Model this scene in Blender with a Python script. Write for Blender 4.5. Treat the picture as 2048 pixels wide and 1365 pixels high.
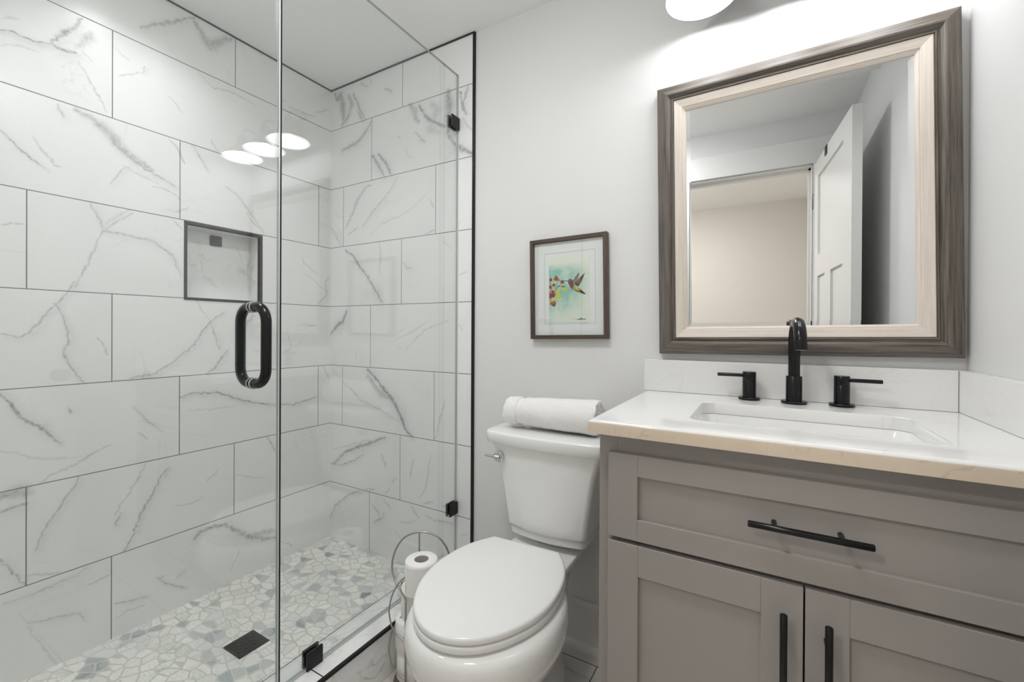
import bpy, bmesh, math, random
import numpy as np
from mathutils import Vector, Matrix, noise

random.seed(7)
scene = bpy.context.scene
for o in list(bpy.data.objects):
    bpy.data.objects.remove(o)
C = scene.collection

# ------------------------------------------------------------------ camera
H = 1.157                                   # eye height above the floor (m)
YAW, PITCH, ROLL = 0.524111, -0.003170, 0.005204
cam_data = bpy.data.cameras.new('camera')
cam = bpy.data.objects.new('camera', cam_data)
C.objects.link(cam)
fwd = Vector((-math.sin(YAW) * math.cos(PITCH), math.cos(YAW) * math.cos(PITCH), math.sin(PITCH)))
rgt = Vector((math.cos(YAW), math.sin(YAW), 0))
upv = rgt.cross(fwd)
r2 = math.cos(ROLL) * rgt + math.sin(ROLL) * upv
u2 = -math.sin(ROLL) * rgt + math.cos(ROLL) * upv
m = Matrix((r2, u2, -fwd)).transposed().to_4x4()
m.translation = Vector((1.97831, -1.50400, H))
cam.matrix_world = m
cam_data.sensor_width = 36.0
cam_data.lens = 867.068 / 2048 * 36.0
cam_data.shift_y = -(682.5 - 664.287) / 2048
cam_data.clip_start = 0.02
scene.camera = cam

# ------------------------------------------------------------------ world, light, exposure
scene.view_settings.view_transform = 'Standard'
scene.view_settings.look = 'None'
scene.view_settings.gamma = 1.0
scene.view_settings.use_curve_mapping = False
scene.view_settings.exposure = 0.05
BULB_STRENGTH = 88.0
SHADE_GLOW = 5.0
HALL_FILL_POWER = 92.0
CEIL_FILL_POWER = 62.0
SHOWER_POWER = 2.3        # watts
world = bpy.data.worlds.new('world')
scene.world = world
world.use_nodes = True
world.node_tree.nodes['Background'].inputs[0].default_value = (0.9, 0.93, 1.0, 1)
world.node_tree.nodes['Background'].inputs[1].default_value = 0.0
scene.cycles.max_bounces = 14
scene.cycles.diffuse_bounces = 10
scene.cycles.glossy_bounces = 8
scene.cycles.transparent_max_bounces = 16
scene.cycles.caustics_reflective = True
scene.cycles.use_denoising = True
scene.cycles.sample_clamp_indirect = 6.0

# ------------------------------------------------------------------ material helpers
class NT:
    """tiny wrapper for building node trees"""
    def __init__(self, name):
        self.m = bpy.data.materials.new(name)
        self.m.use_nodes = True
        self.t = self.m.node_tree
        self.t.nodes.clear()
        self.out = self.t.nodes.new('ShaderNodeOutputMaterial')
    def n(self, kind, **kw):
        nd = self.t.nodes.new('ShaderNode' + kind)
        for k, v in kw.items():
            setattr(nd, k, v)
        return nd
    def link(self, a, b):
        self.t.links.new(a, b)
    def set(self, sock, v):
        if isinstance(v, bpy.types.NodeSocket):
            self.link(v, sock)
        elif isinstance(v, (tuple, list)):
            sock.default_value = tuple(v) + ((1,) if len(v) == 3 and sock.type == 'RGBA' else ())
        else:
            sock.default_value = v
    def math(self, op, a, b=0.0, c=None):
        nd = self.n('Math', operation=op)
        self.set(nd.inputs[0], a)
        self.set(nd.inputs[1], b)
        if c is not None:
            self.set(nd.inputs[2], c)
        return nd.outputs[0]
    def mix(self, f, a, b, mode='MIX'):
        nd = self.n('Mix', data_type='RGBA', blend_type=mode)
        self.set(nd.inputs[0], f)
        self.set(nd.inputs[6], a)
        self.set(nd.inputs[7], b)
        return nd.outputs[2]
    def ramp(self, f, stops, interp='LINEAR'):
        nd = self.n('ValToRGB')
        nd.color_ramp.interpolation = interp
        e = nd.color_ramp.elements
        while len(e) > 1:
            e.remove(e[-1])
        for i, (p, c) in enumerate(stops):
            if isinstance(c, (int, float)):
                c = (c, c, c)
            el = e[0] if i == 0 else e.new(p)
            el.position = p
            el.color = tuple(c) + (1,)
        self.set(nd.inputs[0], f)
        return nd.outputs[0]
    def coord(self, kind='Object', scale=None):
        o = self.n('TexCoord').outputs[kind]
        if scale is not None:
            mp = self.n('Mapping')
            mp.inputs['Scale'].default_value = scale
            self.link(o, mp.inputs[0])
            o = mp.outputs[0]
        return o
    def noise(self, vec, scale, detail=3.0, rough=0.55, dist=0.0):
        nd = self.n('TexNoise')
        self.set(nd.inputs['Vector'], vec)
        nd.inputs['Scale'].default_value = scale
        nd.inputs['Detail'].default_value = detail
        nd.inputs['Roughness'].default_value = rough
        nd.inputs['Distortion'].default_value = dist
        return nd.outputs[0]
    def bump(self, h, strength=0.3, dist=0.001):
        nd = self.n('Bump')
        nd.inputs['Strength'].default_value = strength
        nd.inputs['Distance'].default_value = dist
        self.set(nd.inputs['Height'], h)
        return nd.outputs[0]
    def bsdf(self, color, rough=0.5, metal=0.0, normal=None, spec=0.5, coat=0.0, sheen=0.0, **kw):
        b = self.n('BsdfPrincipled')
        self.set(b.inputs['Base Color'], color)
        self.set(b.inputs['Roughness'], rough)
        self.set(b.inputs['Metallic'], metal)
        b.inputs['Specular IOR Level'].default_value = spec
        b.inputs['Coat Weight'].default_value = coat
        b.inputs['Sheen Weight'].default_value = sheen
        if normal is not None:
            self.link(normal, b.inputs['Normal'])
        for k, v in kw.items():
            self.set(b.inputs[k], v)
        self.link(b.outputs[0], self.out.inputs[0])
        return b

def mat_paint(name, col, rough=0.55, bump=0.08, scale=350):
    t = NT(name)
    co = t.coord()
    v = t.noise(co, 3.0, 2)
    c = t.mix(t.math('MULTIPLY', v, 0.06), col, tuple(x * 0.9 for x in col))
    t.bsdf(c, rough, normal=t.bump(t.noise(co, scale, 2), bump, 0.0006), spec=0.35)
    return t.m

def mat_metal_black(name, col=(0.011, 0.011, 0.012), rough=0.35):
    t = NT(name)
    n = t.noise(t.coord(), 60, 3)
    r = t.math('MULTIPLY_ADD', n, 0.05, rough - 0.02)
    t.bsdf(col, r, spec=0.3)
    return t.m

def mat_plain(name, col, rough=0.4, metal=0.0, spec=0.5, coat=0.0, var=0.04, nscale=8.0, **kw):
    t = NT(name)
    n = t.noise(t.coord(), nscale, 2)
    c = t.mix(t.math('MULTIPLY', n, var), col, tuple(x * 0.7 for x in col))
    t.bsdf(c, rough, metal, spec=spec, coat=coat, **kw)
    return t.m

def mat_tile(name, axis, a, s):
    """large marble-look porcelain tiles; axis = index of the horizontal coordinate"""
    t = NT(name)
    co = t.coord()
    sp = t.n('SeparateXYZ'); t.link(co, sp.inputs[0])
    u = sp.outputs[axis]; v = sp.outputs[2]
    rv = t.math('DIVIDE', t.math('SUBTRACT', 2.2027, v), 0.308)
    r = t.math('FLOOR', rv)
    fv = t.math('SUBTRACT', rv, r)
    uu = t.math('DIVIDE', t.math('SUBTRACT', t.math('SUBTRACT', u, a), t.math('MULTIPLY', r, s)), 0.6126)
    c = t.math('FLOOR', uu)
    fu = t.math('SUBTRACT', uu, c)
    du = t.math('MULTIPLY', t.math('MINIMUM', fu, t.math('SUBTRACT', 1.0, fu)), 0.6126)
    dv = t.math('MULTIPLY', t.math('MINIMUM', fv, t.math('SUBTRACT', 1.0, fv)), 0.308)
    d = t.math('MINIMUM', du, dv)
    grout = t.math('SUBTRACT', 1.0, t.math('SMOOTHSTEP', d, 0.0010, 0.0018)) if False else None
    mr = t.n('MapRange', interpolation_type='SMOOTHSTEP')
    t.set(mr.inputs['Value'], d)
    mr.inputs['From Min'].default_value = 0.0011
    mr.inputs['From Max'].default_value = 0.0019
    body = mr.outputs[0]                      # 0 in the joint, 1 on the tile
    cid = t.n('CombineXYZ'); t.set(cid.inputs[0], r); t.set(cid.inputs[1], c)
    wn = t.n('TexWhiteNoise', noise_dimensions='3D'); t.link(cid.outputs[0], wn.inputs[0])
    off = t.n('VectorMath', operation='MULTIPLY_ADD')
    t.link(wn.outputs['Color'], off.inputs[0]); off.inputs[1].default_value = (9, 9, 9); t.link(co, off.inputs[2])
    p = off.outputs[0]
    # soft clouds and hair-thin procedural veins
    cloud = t.ramp(t.noise(p, 3.2, 4, 0.6, 0.6), [(0.45, 0.0), (0.75, 1.0)])
    vn = t.noise(p, 2.6, 5, 0.55, 1.4)
    hair = t.ramp(t.math('ABSOLUTE', t.math('SUBTRACT', vn, 0.5)), [(0.0, 1.0), (0.010, 0.0)])
    hair = t.math('MULTIPLY', hair, t.ramp(t.noise(p, 4.0, 2), [(0.5, 0.0), (0.68, 1.0)]))
    att = t.n('Attribute', attribute_name='vein')
    rough_edge = t.ramp(t.noise(co, 85, 5, 0.75), [(0.32, 0.15), (0.62, 1.0)])
    vein = t.math('MULTIPLY', att.outputs['Fac'], t.math('MULTIPLY_ADD', rough_edge, 1.15, 0.32))
    base = t.mix(t.math('MULTIPLY', cloud, 0.22), (0.80, 0.80, 0.79), (0.64, 0.65, 0.64))
    base = t.mix(t.math('MULTIPLY', hair, 0.22), base, (0.40, 0.41, 0.41))
    base = t.mix(t.math('MINIMUM', vein, 0.9), base, (0.25, 0.26, 0.26))
    col = t.mix(body, (0.17, 0.17, 0.165), base)
    rough = t.mix(body, (0.7, 0.7, 0.7), (0.30, 0.30, 0.30))
    t.bsdf(col, rough, normal=t.bump(body, 0.5, 0.0008))
    return t.m

def mat_marble(name, base=(0.83, 0.83, 0.82), vein=(0.5, 0.49, 0.46), scale=3.0, width=0.03, amt=0.5, rough=0.08, grout=None):
    t = NT(name)
    co = t.coord()
    cloud = t.ramp(t.noise(co, scale, 4, 0.6, 0.8), [(0.45, 0.0), (0.7, 1.0)])
    vn = t.noise(co, scale * 0.9, 5, 0.55, 1.6)
    hair = t.ramp(t.math('ABSOLUTE', t.math('SUBTRACT', vn, 0.5)), [(0.0, 1.0), (width, 0.0)])
    hair = t.math('MULTIPLY', hair, t.ramp(t.noise(co, scale * 1.6, 2), [(0.42, 0.0), (0.62, 1.0)]))
    c = t.mix(t.math('MULTIPLY', cloud, amt * 0.35), base, vein)
    c = t.mix(t.math('MULTIPLY', hair, amt), c, vein)
    if grout:
        c, b = grout(t, co, c)
        t.bsdf(c, rough, normal=t.bump(b, 0.4, 0.001))
    else:
        t.bsdf(c, rough)
    return t.m

def mat_wood(name, dark, light, axis, rough=0.45, scale=1.0):
    """streaky wood with the grain along one axis"""
    t = NT(name)
    sc = [90 * scale] * 3
    sc[axis] = 3.0 * scale
    co = t.coord('Object', tuple(sc))
    n = t.noise(co, 2.0, 5, 0.65)
    f = t.ramp(n, [(0.3, 0.0), (0.7, 1.0)])
    c = t.mix(f, dark, light)
    t.bsdf(c, rough, normal=t.bump(n, 0.25, 0.0006), spec=0.4)
    return t.m

def mat_glass(name, tint=(0.982, 0.992, 0.988), ior=1.56):
    """clear pane: straight transmission plus a Fresnel mirror on each face"""
    t = NT(name)
    g = t.n('NewGeometry')
    io = t.math('ADD', ior, t.math('MULTIPLY', g.outputs['Backfacing'], 1.0 / ior - ior))
    f = t.n('Fresnel'); t.set(f.inputs['IOR'], io)
    tr = t.n('BsdfTransparent'); t.set(tr.inputs[0], tint)
    gl = t.n('BsdfGlossy'); gl.inputs['Roughness'].default_value = 0.0
    gl.inputs['Color'].default_value = (1, 1, 1, 1)
    mx = t.n('MixShader')
    t.link(f.outputs[0], mx.inputs[0]); t.link(tr.outputs[0], mx.inputs[1]); t.link(gl.outputs[0], mx.inputs[2])
    t.link(mx.outputs[0], t.out.inputs[0])
    return t.m

# ------------------------------------------------------------------ mesh helpers
def link_obj(name, me, mats, parent=None, smooth=None):
    o = bpy.data.objects.new(name, me)
    C.objects.link(o)
    if mats is not None:
        for mt in (mats if isinstance(mats, (list, tuple)) else [mats]):
            me.materials.append(mt)
    if parent is not None:
        o.parent = parent
    if smooth is not None:
        for p in me.polygons:
            p.use_smooth = True
        if smooth < 179:
            me.set_sharp_from_angle(angle=math.radians(smooth))
    return o

def obj(name, bm, mats, parent=None, smooth=None):
    me = bpy.data.meshes.new(name)
    bmesh.ops.recalc_face_normals(bm, faces=bm.faces)
    bm.to_mesh(me)
    bm.free()
    return link_obj(name, me, mats, parent, smooth)

def thing(name, label, cat, loc=(0, 0, 0), rotz=0.0, group=None):
    o = bpy.data.objects.new(name, None)
    C.objects.link(o)
    o.empty_display_size = 0.05
    o.location = loc
    o.rotation_euler = (0, 0, rotz)
    tag(o, label, cat, group)
    return o

def tag(o, label, cat, group=None):
    o['label'] = label
    o['category'] = cat
    if group:
        o['group'] = group
    return o

def struct(o, label=None):
    o['kind'] = 'structure'
    if label:
        o['label'] = label
    return o

def box(bm, lo, hi, bevel=0.0, seg=2, mi=0):
    lo = Vector(lo); hi = Vector(hi)
    g = bmesh.ops.create_cube(bm, size=1.0)
    vs = g['verts']
    for v in vs:
        v.co = Vector(((v.co.x + .5) * (hi.x - lo.x) + lo.x, (v.co.y + .5) * (hi.y - lo.y) + lo.y, (v.co.z + .5) * (hi.z - lo.z) + lo.z))
    fs = set(f for v in vs for f in v.link_faces)
    for f in fs:
        f.material_index = mi
    if bevel > 0:
        es = list(set(e for v in vs for e in v.link_edges))
        r = bmesh.ops.bevel(bm, geom=es, offset=bevel, segments=seg, profile=0.5, affect='EDGES')
        for f in r['faces']:
            f.material_index = mi
    return bm

def bx(lo, hi, bevel=0.0, seg=2):
    return box(bmesh.new(), lo, hi, bevel, seg)

def loft(bm, rings, closed=True, cap0=True, cap1=True, mi=0):
    vr = [[bm.verts.new(p) for p in r] for r in rings]
    n = len(vr[0])
    for a, b in zip(vr, vr[1:]):
        for i in range(n if closed else n - 1):
            j = (i + 1) % n
            f = bm.faces.new((a[i], a[j], b[j], b[i]))
            f.material_index = mi
    if cap0:
        bm.faces.new(list(reversed(vr[0]))).material_index = mi
    if cap1:
        bm.faces.new(vr[-1]).material_index = mi
    return vr

def tube(bm, pts, rad, n=14, cap=True, closed=False, mi=0):
    pts = [Vector(p) for p in pts]
    N = len(pts)
    rads = rad if isinstance(rad, (list, tuple)) else [rad] * N
    tang = []
    for i in range(N):
        if closed:
            d = pts[(i + 1) % N] - pts[i - 1]
        else:
            d = pts[min(i + 1, N - 1)] - pts[max(i - 1, 0)]
        tang.append(d.normalized())
    up = Vector((0, 0, 1)) if abs(tang[0].z) < 0.9 else Vector((1, 0, 0))
    nrm = tang[0].cross(up).normalized()
    rings = []
    for i in range(N):
        if i:
            ax = tang[i - 1].cross(tang[i])
            if ax.length > 1e-8:
                ang = tang[i - 1].angle(tang[i])
                nrm = Matrix.Rotation(ang, 3, ax.normalized()) @ nrm
        bi = tang[i].cross(nrm)
        rings.append([pts[i] + (nrm * math.cos(2 * math.pi * k / n) + bi * math.sin(2 * math.pi * k / n)) * rads[i] for k in range(n)])
    if closed:
        rings.append(rings[0])
        vr = [[bm.verts.new(p) for p in r] for r in rings[:-1]]
        for a in range(N):
            A = vr[a]; B = vr[(a + 1) % N]
            for i in range(n):
                bm.faces.new((A[i], A[(i + 1) % n], B[(i + 1) % n], B[i])).material_index = mi
    else:
        loft(bm, rings, True, cap, cap, mi)
    return bm

def lathe(bm, prof, n=48, c=(0, 0, 0), mi=0, cap0=False, cap1=False):
    rings = [[Vector((c[0] + r * math.cos(2 * math.pi * k / n), c[1] + r * math.sin(2 * math.pi * k / n), c[2] + z)) for k in range(n)] for r, z in prof]
    loft(bm, rings, True, cap0, cap1, mi)
    return bm

def arc(cx, cy, r, a0, a1, n):
    return [(cx + r * math.cos(math.radians(a0 + (a1 - a0) * i / n)), cy + r * math.sin(math.radians(a0 + (a1 - a0) * i / n))) for i in range(n + 1)]

def rrect(x0, x1, y0, y1, r, n=6):
    """rounded rectangle outline, counter-clockwise"""
    p = []
    for cx, cy, a in ((x1 - r, y1 - r, 0), (x0 + r, y1 - r, 90), (x0 + r, y0 + r, 180), (x1 - r, y0 + r, 270)):
        p += arc(cx, cy, r, a, a + 90, n)
    return p

def smooth_path(pts, sub=8, closed=False):
    """Catmull-Rom through points"""
    P = [Vector(p) for p in pts]
    out = []
    N = len(P)
    rng = range(N) if closed else range(N - 1)
    for i in rng:
        g = lambda k: P[k % N] if closed else P[max(0, min(N - 1, k))]
        p0, p1, p2, p3 = g(i - 1), g(i), g(i + 1), g(i + 2)
        for s in range(sub):
            t = s / sub
            out.append(0.5 * ((2 * p1) + (p2 - p0) * t + (2 * p0 - 5 * p1 + 4 * p2 - p3) * t * t + (3 * p1 - p0 - 3 * p2 + p3) * t ** 3))
    if not closed:
        out.append(P[-1])
    return out

# veins printed on the shower tiles, as positions on the wall in millimetres (width, strength, points)
VEINS_LEFT=[
(3,0.8,[(-1148,2048),(-1127,2058),(-1102,2054),(-1079,2054),(-1060,2062),(-1041,2068)]),
(9,0.7,[(-1039,2074),(-1021,2105),(-1008,2126),(-992,2145),(-979,2167),(-968,2194)]),
(7,0.8,[(-1037,2070),(-1017,2064),(-996,2067),(-983,2072)]),
(14,0.35,[(-983,2089),(-966,2116),(-944,2159)]),
(4,0.3,[(-966,2087),(-944,2066)]),
(3,0.4,[(-975,2047),(-957,2015),(-944,1986),(-930,1960),(-912,1929),(-905,1908)]),
(4,0.25,[(-1148,2080),(-1131,2096),(-1109,2104)]),
(4,0.25,[(-1148,2001),(-1127,2016),(-1102,2025),(-1068,2027)]),
(16,0.42,[(-983,1882),(-939,1869),(-912,1850),(-888,1829),(-869,1799),(-845,1783),(-809,1766),(-772,1749)]),
(5,0.6,[(-898,1825),(-869,1793),(-845,1776),(-809,1757),(-772,1739),(-739,1727),(-699,1711)]),
(6,0.5,[(-974,1877),(-948,1877)]),
(5,0.5,[(-1024,1881),(-1016,1859),(-1012,1849)]),
(3,0.65,[(-1148,1749),(-1130,1730),(-1112,1710),(-1094,1697),(-1075,1682),(-1052,1662)]),
(4,0.4,[(-1079,1755),(-1064,1727),(-1048,1705),(-1032,1682),(-1016,1682)]),
(3,0.45,[(-893,1664),(-879,1690),(-864,1720),(-844,1739)]),
(5,0.25,[(-859,1740),(-829,1724),(-793,1716),(-755,1702)]),
(3,0.4,[(-772,1690),(-733,1688),(-699,1677),(-681,1661)]),
(4,0.4,[(-722,1887),(-699,1868),(-681,1834),(-669,1807)]),
(3,0.45,[(-645,1895),(-620,1862),(-601,1826),(-585,1806)]),
(8,0.5,[(-810,2261),(-773,2294),(-734,2324),(-700,2352),(-659,2388),(-634,2410)]),
(20,0.4,[(-634,2386),(-609,2359),(-583,2323),(-543,2361),(-508,2396)]),
(8,0.5,[(-583,2309),(-556,2342),(-529,2372),(-487,2412)]),
(3,0.35,[(-621,2195),(-595,2173),(-569,2157),(-515,2172),(-472,2173),(-389,2165)]),
(3,0.5,[(-797,2124),(-802,2098)]),
(3,0.35,[(-802,2098),(-830,2080),(-870,2054)]),
(3,0.3,[(-722,2048),(-694,2028),(-676,2008)]),
(3,0.25,[(-880,2142),(-840,2120)]),
(5,0.45,[(-948,1585),(-930,1548),(-916,1509),(-897,1494),(-859,1496)]),
(6,0.25,[(-911,1516),(-883,1546),(-839,1582)]),
(3,0.45,[(-520,1763),(-471,1740),(-433,1695),(-395,1650),(-355,1594)]),
(3,0.4,[(-710,1579),(-692,1562),(-678,1545)]),
(3,0.4,[(-575,1936),(-548,1902)]),
(5,0.5,[(-915,1495),(-854,1493),(-780,1488),(-709,1443),(-681,1359)]),
(4,0.35,[(-915,1498),(-868,1543),(-828,1579)]),
(4,0.4,[(-915,1498),(-934,1426),(-972,1328),(-984,1293)]),
(3,0.4,[(-1147,1467),(-1100,1479)]),
(4,0.35,[(-659,1639),(-701,1610)]),
(7,0.5,[(-650,1413),(-611,1381),(-589,1339),(-583,1294)]),
(4,0.5,[(-983,1313),(-1001,1278),(-1028,1232),(-1048,1208),(-1061,1184),(-1087,1142),(-1112,1128),(-1147,1138)]),
(4,0.6,[(-1032,1237),(-1018,1209),(-1004,1161),(-999,1113),(-1011,1079),(-997,1035),(-979,999),(-961,975)]),
(3,0.4,[(-928,1127),(-912,1101),(-900,1065)]),
(4,0.55,[(-839,976),(-769,987),(-713,1022),(-674,1060),(-633,1094),(-602,1153),(-574,1190),(-523,1228)]),
(4,0.5,[(-574,1190),(-557,1129),(-540,1073)]),
(5,0.6,[(-511,1066),(-534,1029),(-557,993),(-590,972)]),
(8,0.5,[(-400,1220),(-438,1167),(-476,1134)]),
(3,0.3,[(-634,1283),(-602,1225),(-574,1190)]),
(6,0.75,[(-1147,961),(-1129,932),(-1111,893),(-1093,867),(-1067,849),(-1048,822),(-1018,782)]),
(4,0.5,[(-1000,895),(-993,879)]),
(3,0.45,[(-831,874),(-796,825),(-760,786),(-746,766)]),
(3,0.4,[(-813,774),(-787,747)]),
(4,0.35,[(-1067,667),(-1021,691),(-979,704),(-927,736),(-888,748)]),
(4,0.25,[(-1147,788),(-1111,771),(-1080,750),(-1028,732),(-964,725)]),
(5,0.75,[(-684,887),(-643,899),(-590,893),(-545,890),(-499,869),(-438,841),(-373,819),(-290,800)]),
(3,0.25,[(-653,830),(-568,823),(-412,825)]),
(4,0.5,[(-1073,455),(-1054,513),(-1027,560),(-1000,608),(-979,640),(-975,659)]),
(4,0.35,[(-880,496),(-855,540),(-822,593),(-787,659)]),
(4,0.55,[(-863,500),(-872,477),(-876,458)]),
(4,0.65,[(-855,360),(-830,402),(-804,479),(-768,544),(-746,592),(-722,620)]),
(3,0.35,[(-702,465),(-642,456),(-600,471)]),
(3,0.35,[(-589,529),(-556,549),(-539,569)]),
(18,0.45,[(-1147,647),(-1123,657),(-1099,654),(-1094,634)]),
(8,0.55,[(-1092,610),(-1123,608),(-1147,602)]),
(4,0.5,[(-1146,461),(-1123,414),(-1095,359)]),
(4,0.4,[(-1092,385),(-1054,371),(-1020,360)]),
(3,0.45,[(-1140,324),(-1104,323),(-1054,324),(-1006,329),(-978,330),(-953,347)]),
(4,0.4,[(-949,285),(-919,290),(-891,292)]),
(11,0.55,[(-631,309),(-610,330),(-566,331),(-521,326),(-473,282),(-423,236),(-357,196),(-295,176)]),
(12,0.35,[(-423,236),(-371,228),(-302,214)]),
(3,0.4,[(-496,113),(-472,153),(-454,190)]),
(3,0.65,[(-759,217),(-730,180),(-692,149),(-662,128)]),
(3,0.55,[(-749,201),(-735,211)]),
(4,0.45,[(-879,182),(-838,170),(-786,159)]),
(3,0.3,[(-879,130),(-838,138),(-794,131)]),
(4,0.45,[(-1086,235),(-1047,222),(-1006,213),(-971,202),(-956,164)]),
(3,0.25,[(-1092,225),(-1060,149),(-1027,71),(-1010,30)]),
(5,0.5,[(-338,658),(-296,586)]),
(3,0.3,[(-474,526),(-411,495),(-344,473)]),
(3,0.45,[(-667,201),(-692,184)]),
(4,0.6,[(-286,805),(-216,791),(-162,798),(-114,806),(-81,816)]),
(3,0.4,[(-165,1518),(-153,1486),(-117,1466),(-75,1441)]),
(3,0.25,[(-165,1445),(-116,1421),(-58,1375),(-23,1355)]),
(4,0.45,[(-5,1437),(-32,1408),(-32,1369),(-18,1347),(-57,1306),(-83,1282)]),
(3,0.3,[(-152,1158),(-124,1177),(-82,1177)]),
(3,0.35,[(-240,1140),(-225,1104),(-218,1069),(-262,1042)]),
(3,0.2,[(-210,1062),(-164,1096)]),
(4,0.4,[(-43,968),(-7,892)]),
(3,0.4,[(-433,1672),(-401,1633),(-355,1603)]),
(4,0.4,[(-235,2226),(-189,2234),(-152,2229),(-93,2245)]),
(4,0.35,[(-93,2263),(-10,2313)]),
(3,0.3,[(-279,2236),(-262,2246)]),
(3,0.35,[(-265,145),(-203,98)]),
]
VEINS_BACK=[
(22,0.5,[(63,2384),(84,2350),(92,2301),(99,2243)]),
(10,0.6,[(34,2392),(48,2355),(84,2388)]),
(6,0.8,[(168,2356),(195,2312),(222,2259),(255,2210)]),
(7,0.6,[(202,2264),(229,2221),(242,2201)]),
(18,0.4,[(133,2361),(161,2302),(127,2245),(85,2218)]),
(4,0.5,[(221,2397),(274,2364)]),
(3,0.4,[(293,2399),(306,2364)]),
(6,0.5,[(394,2322),(437,2297)]),
(12,0.5,[(86,2085),(142,2092),(210,2106),(249,2134),(282,2163),(301,2185)]),
(20,0.5,[(554,2202),(588,2168),(589,2134),(611,2112)]),
(10,0.7,[(611,2187),(644,2133),(666,2111),(719,2078),(770,2050)]),
(20,0.55,[(780,2208),(785,2135),(780,2072),(781,2024)]),
(14,0.6,[(771,2026),(801,1987),(831,1949),(880,1924),(913,1901)]),
(26,0.25,[(686,2176),(718,2144),(676,2064),(729,2035)]),
(5,0.5,[(589,2067),(622,2034),(650,2010)]),
(9,0.7,[(844,2183),(854,2149),(860,2116),(879,2080)]),
(8,0.6,[(888,2198),(874,2167),(864,2130)]),
(3,0.5,[(860,2069),(889,2023),(913,2002)]),
(12,0.6,[(312,2012),(340,1979),(378,1919),(391,1899)]),
(10,0.65,[(353,2013),(396,1969),(421,1929),(439,1900)]),
(10,0.35,[(116,1683),(171,1751),(198,1803),(264,1866),(303,1869)]),
(4,0.45,[(239,1674),(316,1741),(379,1786),(428,1823),(481,1884)]),
(4,0.4,[(130,1644),(212,1672)]),
(4,0.2,[(291,1627),(380,1671),(511,1698),(591,1730),(678,1784)]),
(4,0.4,[(678,1751),(700,1706)]),
(4,0.4,[(647,1593),(711,1603)]),
(3,0.5,[(1,1696),(45,1643),(74,1598)]),
(7,0.75,[(117,1565),(172,1537),(200,1498),(240,1458),(293,1414)]),
(4,0.4,[(362,1584),(368,1503),(362,1423)]),
(4,0.45,[(513,1475),(542,1447),(570,1441)]),
(4,0.25,[(753,1554),(804,1509)]),
(3,0.4,[(844,1395),(883,1408)]),
(3,0.4,[(474,2084),(498,2053)]),
(3,0.3,[(521,2013),(556,1955),(590,1957)]),
(7,0.75,[(279,1418),(332,1353),(384,1291)]),
(11,0.7,[(1,1132),(40,1169),(99,1200),(125,1254)]),
(4,0.25,[(468,1110),(593,1158),(682,1204)]),
(4,0.3,[(823,1202),(864,1159)]),
(11,0.75,[(282,959),(334,924),(386,879),(453,824),(502,758),(540,691),(581,662)]),
(18,0.4,[(282,934),(352,864),(436,823)]),
(4,0.45,[(154,863),(229,805),(370,768),(502,722)]),
(3,0.35,[(18,945),(116,873),(210,829)]),
(10,0.65,[(21,445),(118,525),(212,564),(319,603),(404,639)]),
(4,0.4,[(20,524),(156,569),(301,613)]),
(4,0.4,[(715,667),(743,760),(770,851)]),
(3,0.35,[(532,1064),(653,1158),(796,1203)]),
(5,0.6,[(7,452),(76,452),(124,467),(193,494),(223,517),(260,538)]),
(4,0.55,[(382,550),(396,523),(410,498)]),
(5,0.35,[(593,563),(574,522),(568,464)]),
(5,0.3,[(477,458),(451,424)]),
(6,0.25,[(691,592),(673,501),(656,428),(619,384)]),
(5,0.6,[(5,163),(45,237),(109,282),(163,322),(239,344)]),
(4,0.5,[(320,294),(355,271),(369,254)]),
(4,0.65,[(397,272),(390,246),(327,209)]),
(4,0.4,[(397,339),(445,300)]),
(4,0.4,[(437,397),(410,367)]),
(4,0.35,[(505,250),(582,267),(613,288)]),
(4,0.45,[(575,342),(601,314),(619,299)]),
(4,0.5,[(662,318),(704,308),(763,312),(819,316)]),
(5,0.4,[(644,365),(704,387)]),
(5,0.4,[(756,379),(780,379)]),
(4,0.25,[(472,203),(512,174)]),
(4,0.25,[(858,277),(896,286)]),
(5,0.4,[(261,364),(340,373)]),
]

# ------------------------------------------------------------------ materials
M = {}
M['paint'] = mat_paint('wall_paint', (0.70, 0.70, 0.695))
M['ceil'] = mat_paint('ceiling_paint', (0.87, 0.87, 0.865), 0.8, 0.03)
M['trimwhite'] = mat_plain('white_trim_paint', (0.74, 0.735, 0.72), 0.35)
M['hall'] = mat_paint('hall_paint', (0.66, 0.635, 0.60), 0.6)
M['tile_left'] = mat_tile('marble_tile_left', 1, -0.889, 0.2042)
M['tile_back'] = mat_tile('marble_tile_back', 0, 0.3043, -0.2052)
M['black'] = mat_metal_black('matte_black_metal')
M['blackgloss'] = mat_metal_black('satin_black_metal', (0.006, 0.006, 0.0065), 0.22)
M['darktrim'] = mat_plain('dark_edge_profile', (0.06, 0.06, 0.058), 0.3, 0.6)
M['porcelain'] = mat_plain('white_porcelain', (0.80, 0.80, 0.785), 0.06, coat=0.3, var=0.01)
M['seatplastic'] = mat_plain('white_seat_plastic', (0.80, 0.80, 0.79), 0.16, var=0.01)
M['cabinet'] = mat_paint('grey_cabinet_paint', (0.295, 0.275, 0.258), 0.42, 0.03, 500)
M['nickel'] = mat_plain('brushed_nickel', (0.40, 0.38, 0.35), 0.28, 1.0)
M['chrome'] = mat_plain('chrome', (0.62, 0.62, 0.62), 0.12, 1.0)
M['mirror'] = mat_plain('mirror_silver', (0.86, 0.87, 0.87), 0.0, 1.0, var=0.0)
M['gasket'] = mat_plain('clear_seal', (0.5, 0.52, 0.5), 0.2)
M['glass'] = mat_glass('clear_glass')
M['paleedge'] = mat_plain('pale_glass_edge', (0.34, 0.38, 0.36), 0.15, coat=0.5)
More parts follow.
